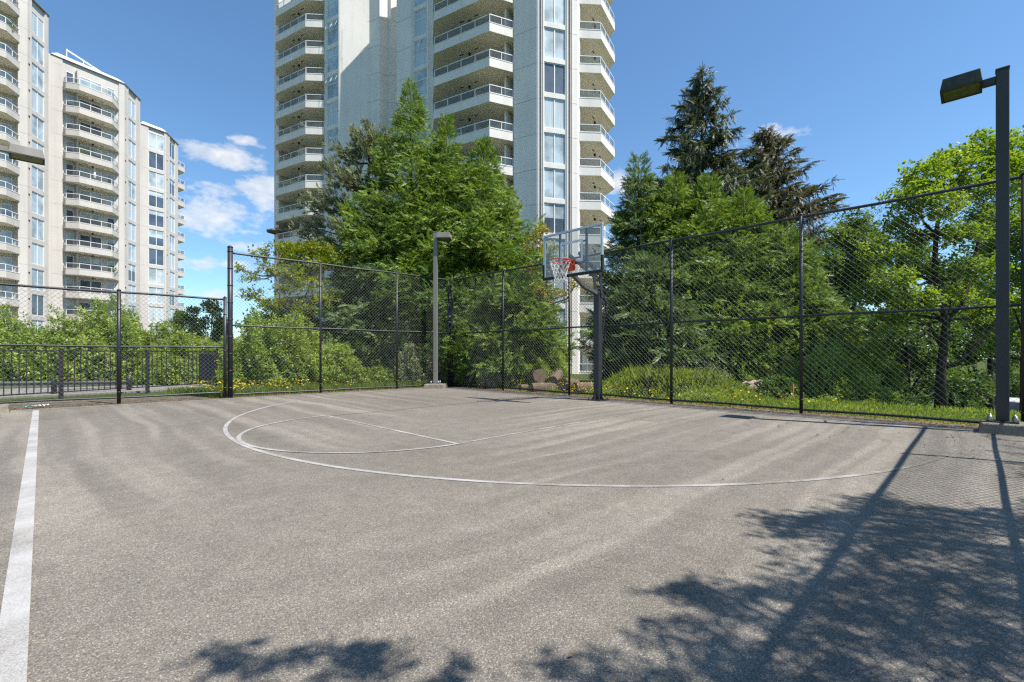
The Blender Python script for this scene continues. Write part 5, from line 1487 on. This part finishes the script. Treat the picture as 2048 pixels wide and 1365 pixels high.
def bench():
    p0, p1 = np.array(at(108, 12.6)), np.array(at(258, 13.9)); L = np.linalg.norm(p1 - p0); a = math.atan2(*(p1 - p0)[::-1])
    root = empty('low_barrier', (*p0, 0), a); tag(root, 'low black barrier of thin bars between two dark stubs on the walkway', 'barrier')
    for k in range(4):
        b = MB(); b.box(.05, L - .05, -.008, .008, .10 + .075 * k, .116 + .075 * k); b.build('bar', M['iron'], root)
    for s in (0, L):
        b = MB(); b.tube([(s, 0, -.05), (s, 0, .24), (s, 0, .38), (s, 0, .43)], [.06, .06, .075, .02], 10); b.build('stub', M['iron'], root, True)
bench()
def add_bounce_paving():  # unseen pale paving, added to bounce sunlight onto shaded tower walls and balcony soffits
    b = MB(); q = [ld(-70, 27), ld(34, 27), ld(34, 80), ld(-70, 80)]; b.quad([(x, y, tz((x, y)) - .0) for x, y in q]); b.v = [(x, y, -2.19) if i > 1 else (x, y, z + .02) for i, (x, y, z) in enumerate(b.v)]
    tag(b.build('bounce_paving', M['path']), kind='structure')
add_bounce_paving()
def litter():
    x, y = at(62, 9.35); root = empty('plastic_bag', (x, y, .015), .5); tag(root, 'crumpled teal and white plastic bag at the foot of the low fence', 'litter')
    for nm, off, mat in (('bag', 0, 'teal'), ('paper', .16, 'wcanvas')):
        b = MB(); n = 9
        for i in range(n):
            for j in range(5): b.v.append((off + (i / (n - 1) - .5) * .22, (j / 4 - .5) * .1, .02 * abs(math.sin(i * 1.9 + j * 2.3)) + .012 * math.sin(i * 3 + off * 20)+.01))
        for i in range(n - 1):
            for j in range(4): b.f.append((i * 5 + j, i * 5 + j + 1, i * 5 + j + 6, i * 5 + j + 5)); b.m.append(0)
        b.build(nm, M[mat], root)
litter()
def car():
    """white parked van on the lower ground, side towards the court; local x is its length"""
    d = 21.0; x, y = at(2075, d); z = -3.2; root = empty('parked_van', (x, y, z), math.atan2(RT[1], RT[0]) + math.pi + .12)
    tag(root, 'white parked van with red lettering seen low through the fence at the right edge', 'van')
    prof = [(-2.2, .45), (-2.25, 1.2), (-2.15, 2.1), (-1.95, 2.25), (.55, 2.27), (.85, 2.15), (1.55, 1.35), (2.3, 1.12), (2.42, .9), (2.42, .45)]
    b = MB(); n = len(prof)
    for s in (-.92, .92):
        b.v += [(px, s * (1 if z_ < 1.2 else .93), z_) for px, z_ in prof]
    b.f.append(tuple(range(n))); b.f.append(tuple(range(2 * n - 1, n - 1, -1))); b.m += [0, 0]
    for k in range(n): b.f.append((k, (k + 1) % n, n + (k + 1) % n, n + k)); b.m.append(0)
    b.build('body', M['carpaint'], root, bevel=.05)
    for s in (-1, 1):
        b = MB(); y_ = s * .915
        b.quad([(.15, y_, 1.3), (1.35, y_, 1.3), (.8, y_ * .97, 2.02), (.15, y_ * .97, 2.02)]); b.build('side_window', M['dark'], root)
        for wx in (-1.45, 1.55):
            b = MB(); b.tube([(wx, s * .74, .34), (wx, s * .945, .34)], .34, 20); w = b.build('wheel', M['tyre'], root)
            b = MB(); b.tube([(wx, s * .946, .34), (wx, s * .956, .34)], .2, 14); b.build('rim', M['alu'], w)
        b = MB(); b.box(1.1, 1.3, y_ - .02 + s * .1, y_ + .02 + s * .1, 1.3, 1.48); b.build('mirror', M['iron'], root)
        # red lettering panel: short bars in two rows
        b = MB()
        for r_, (n_, hh) in enumerate(((6, .20), (9, .12))):
            for k in range(n_):
                xx = -.35 - k * (1.15 / n_); zz = 1.72 - r_ * .30
                b.box(xx, xx + .75 / n_, s * .885, s * .93, zz, zz + hh)
        b.build('lettering', M['red'], root)
    b = MB(); b.quad([(.9, -.8, 2.08), (.9, .8, 2.08), (1.5, .84, 1.42), (1.5, -.84, 1.42)]); o = b.build('windscreen', M['dark'], root); o.location = (.03, 0, .03)
car()
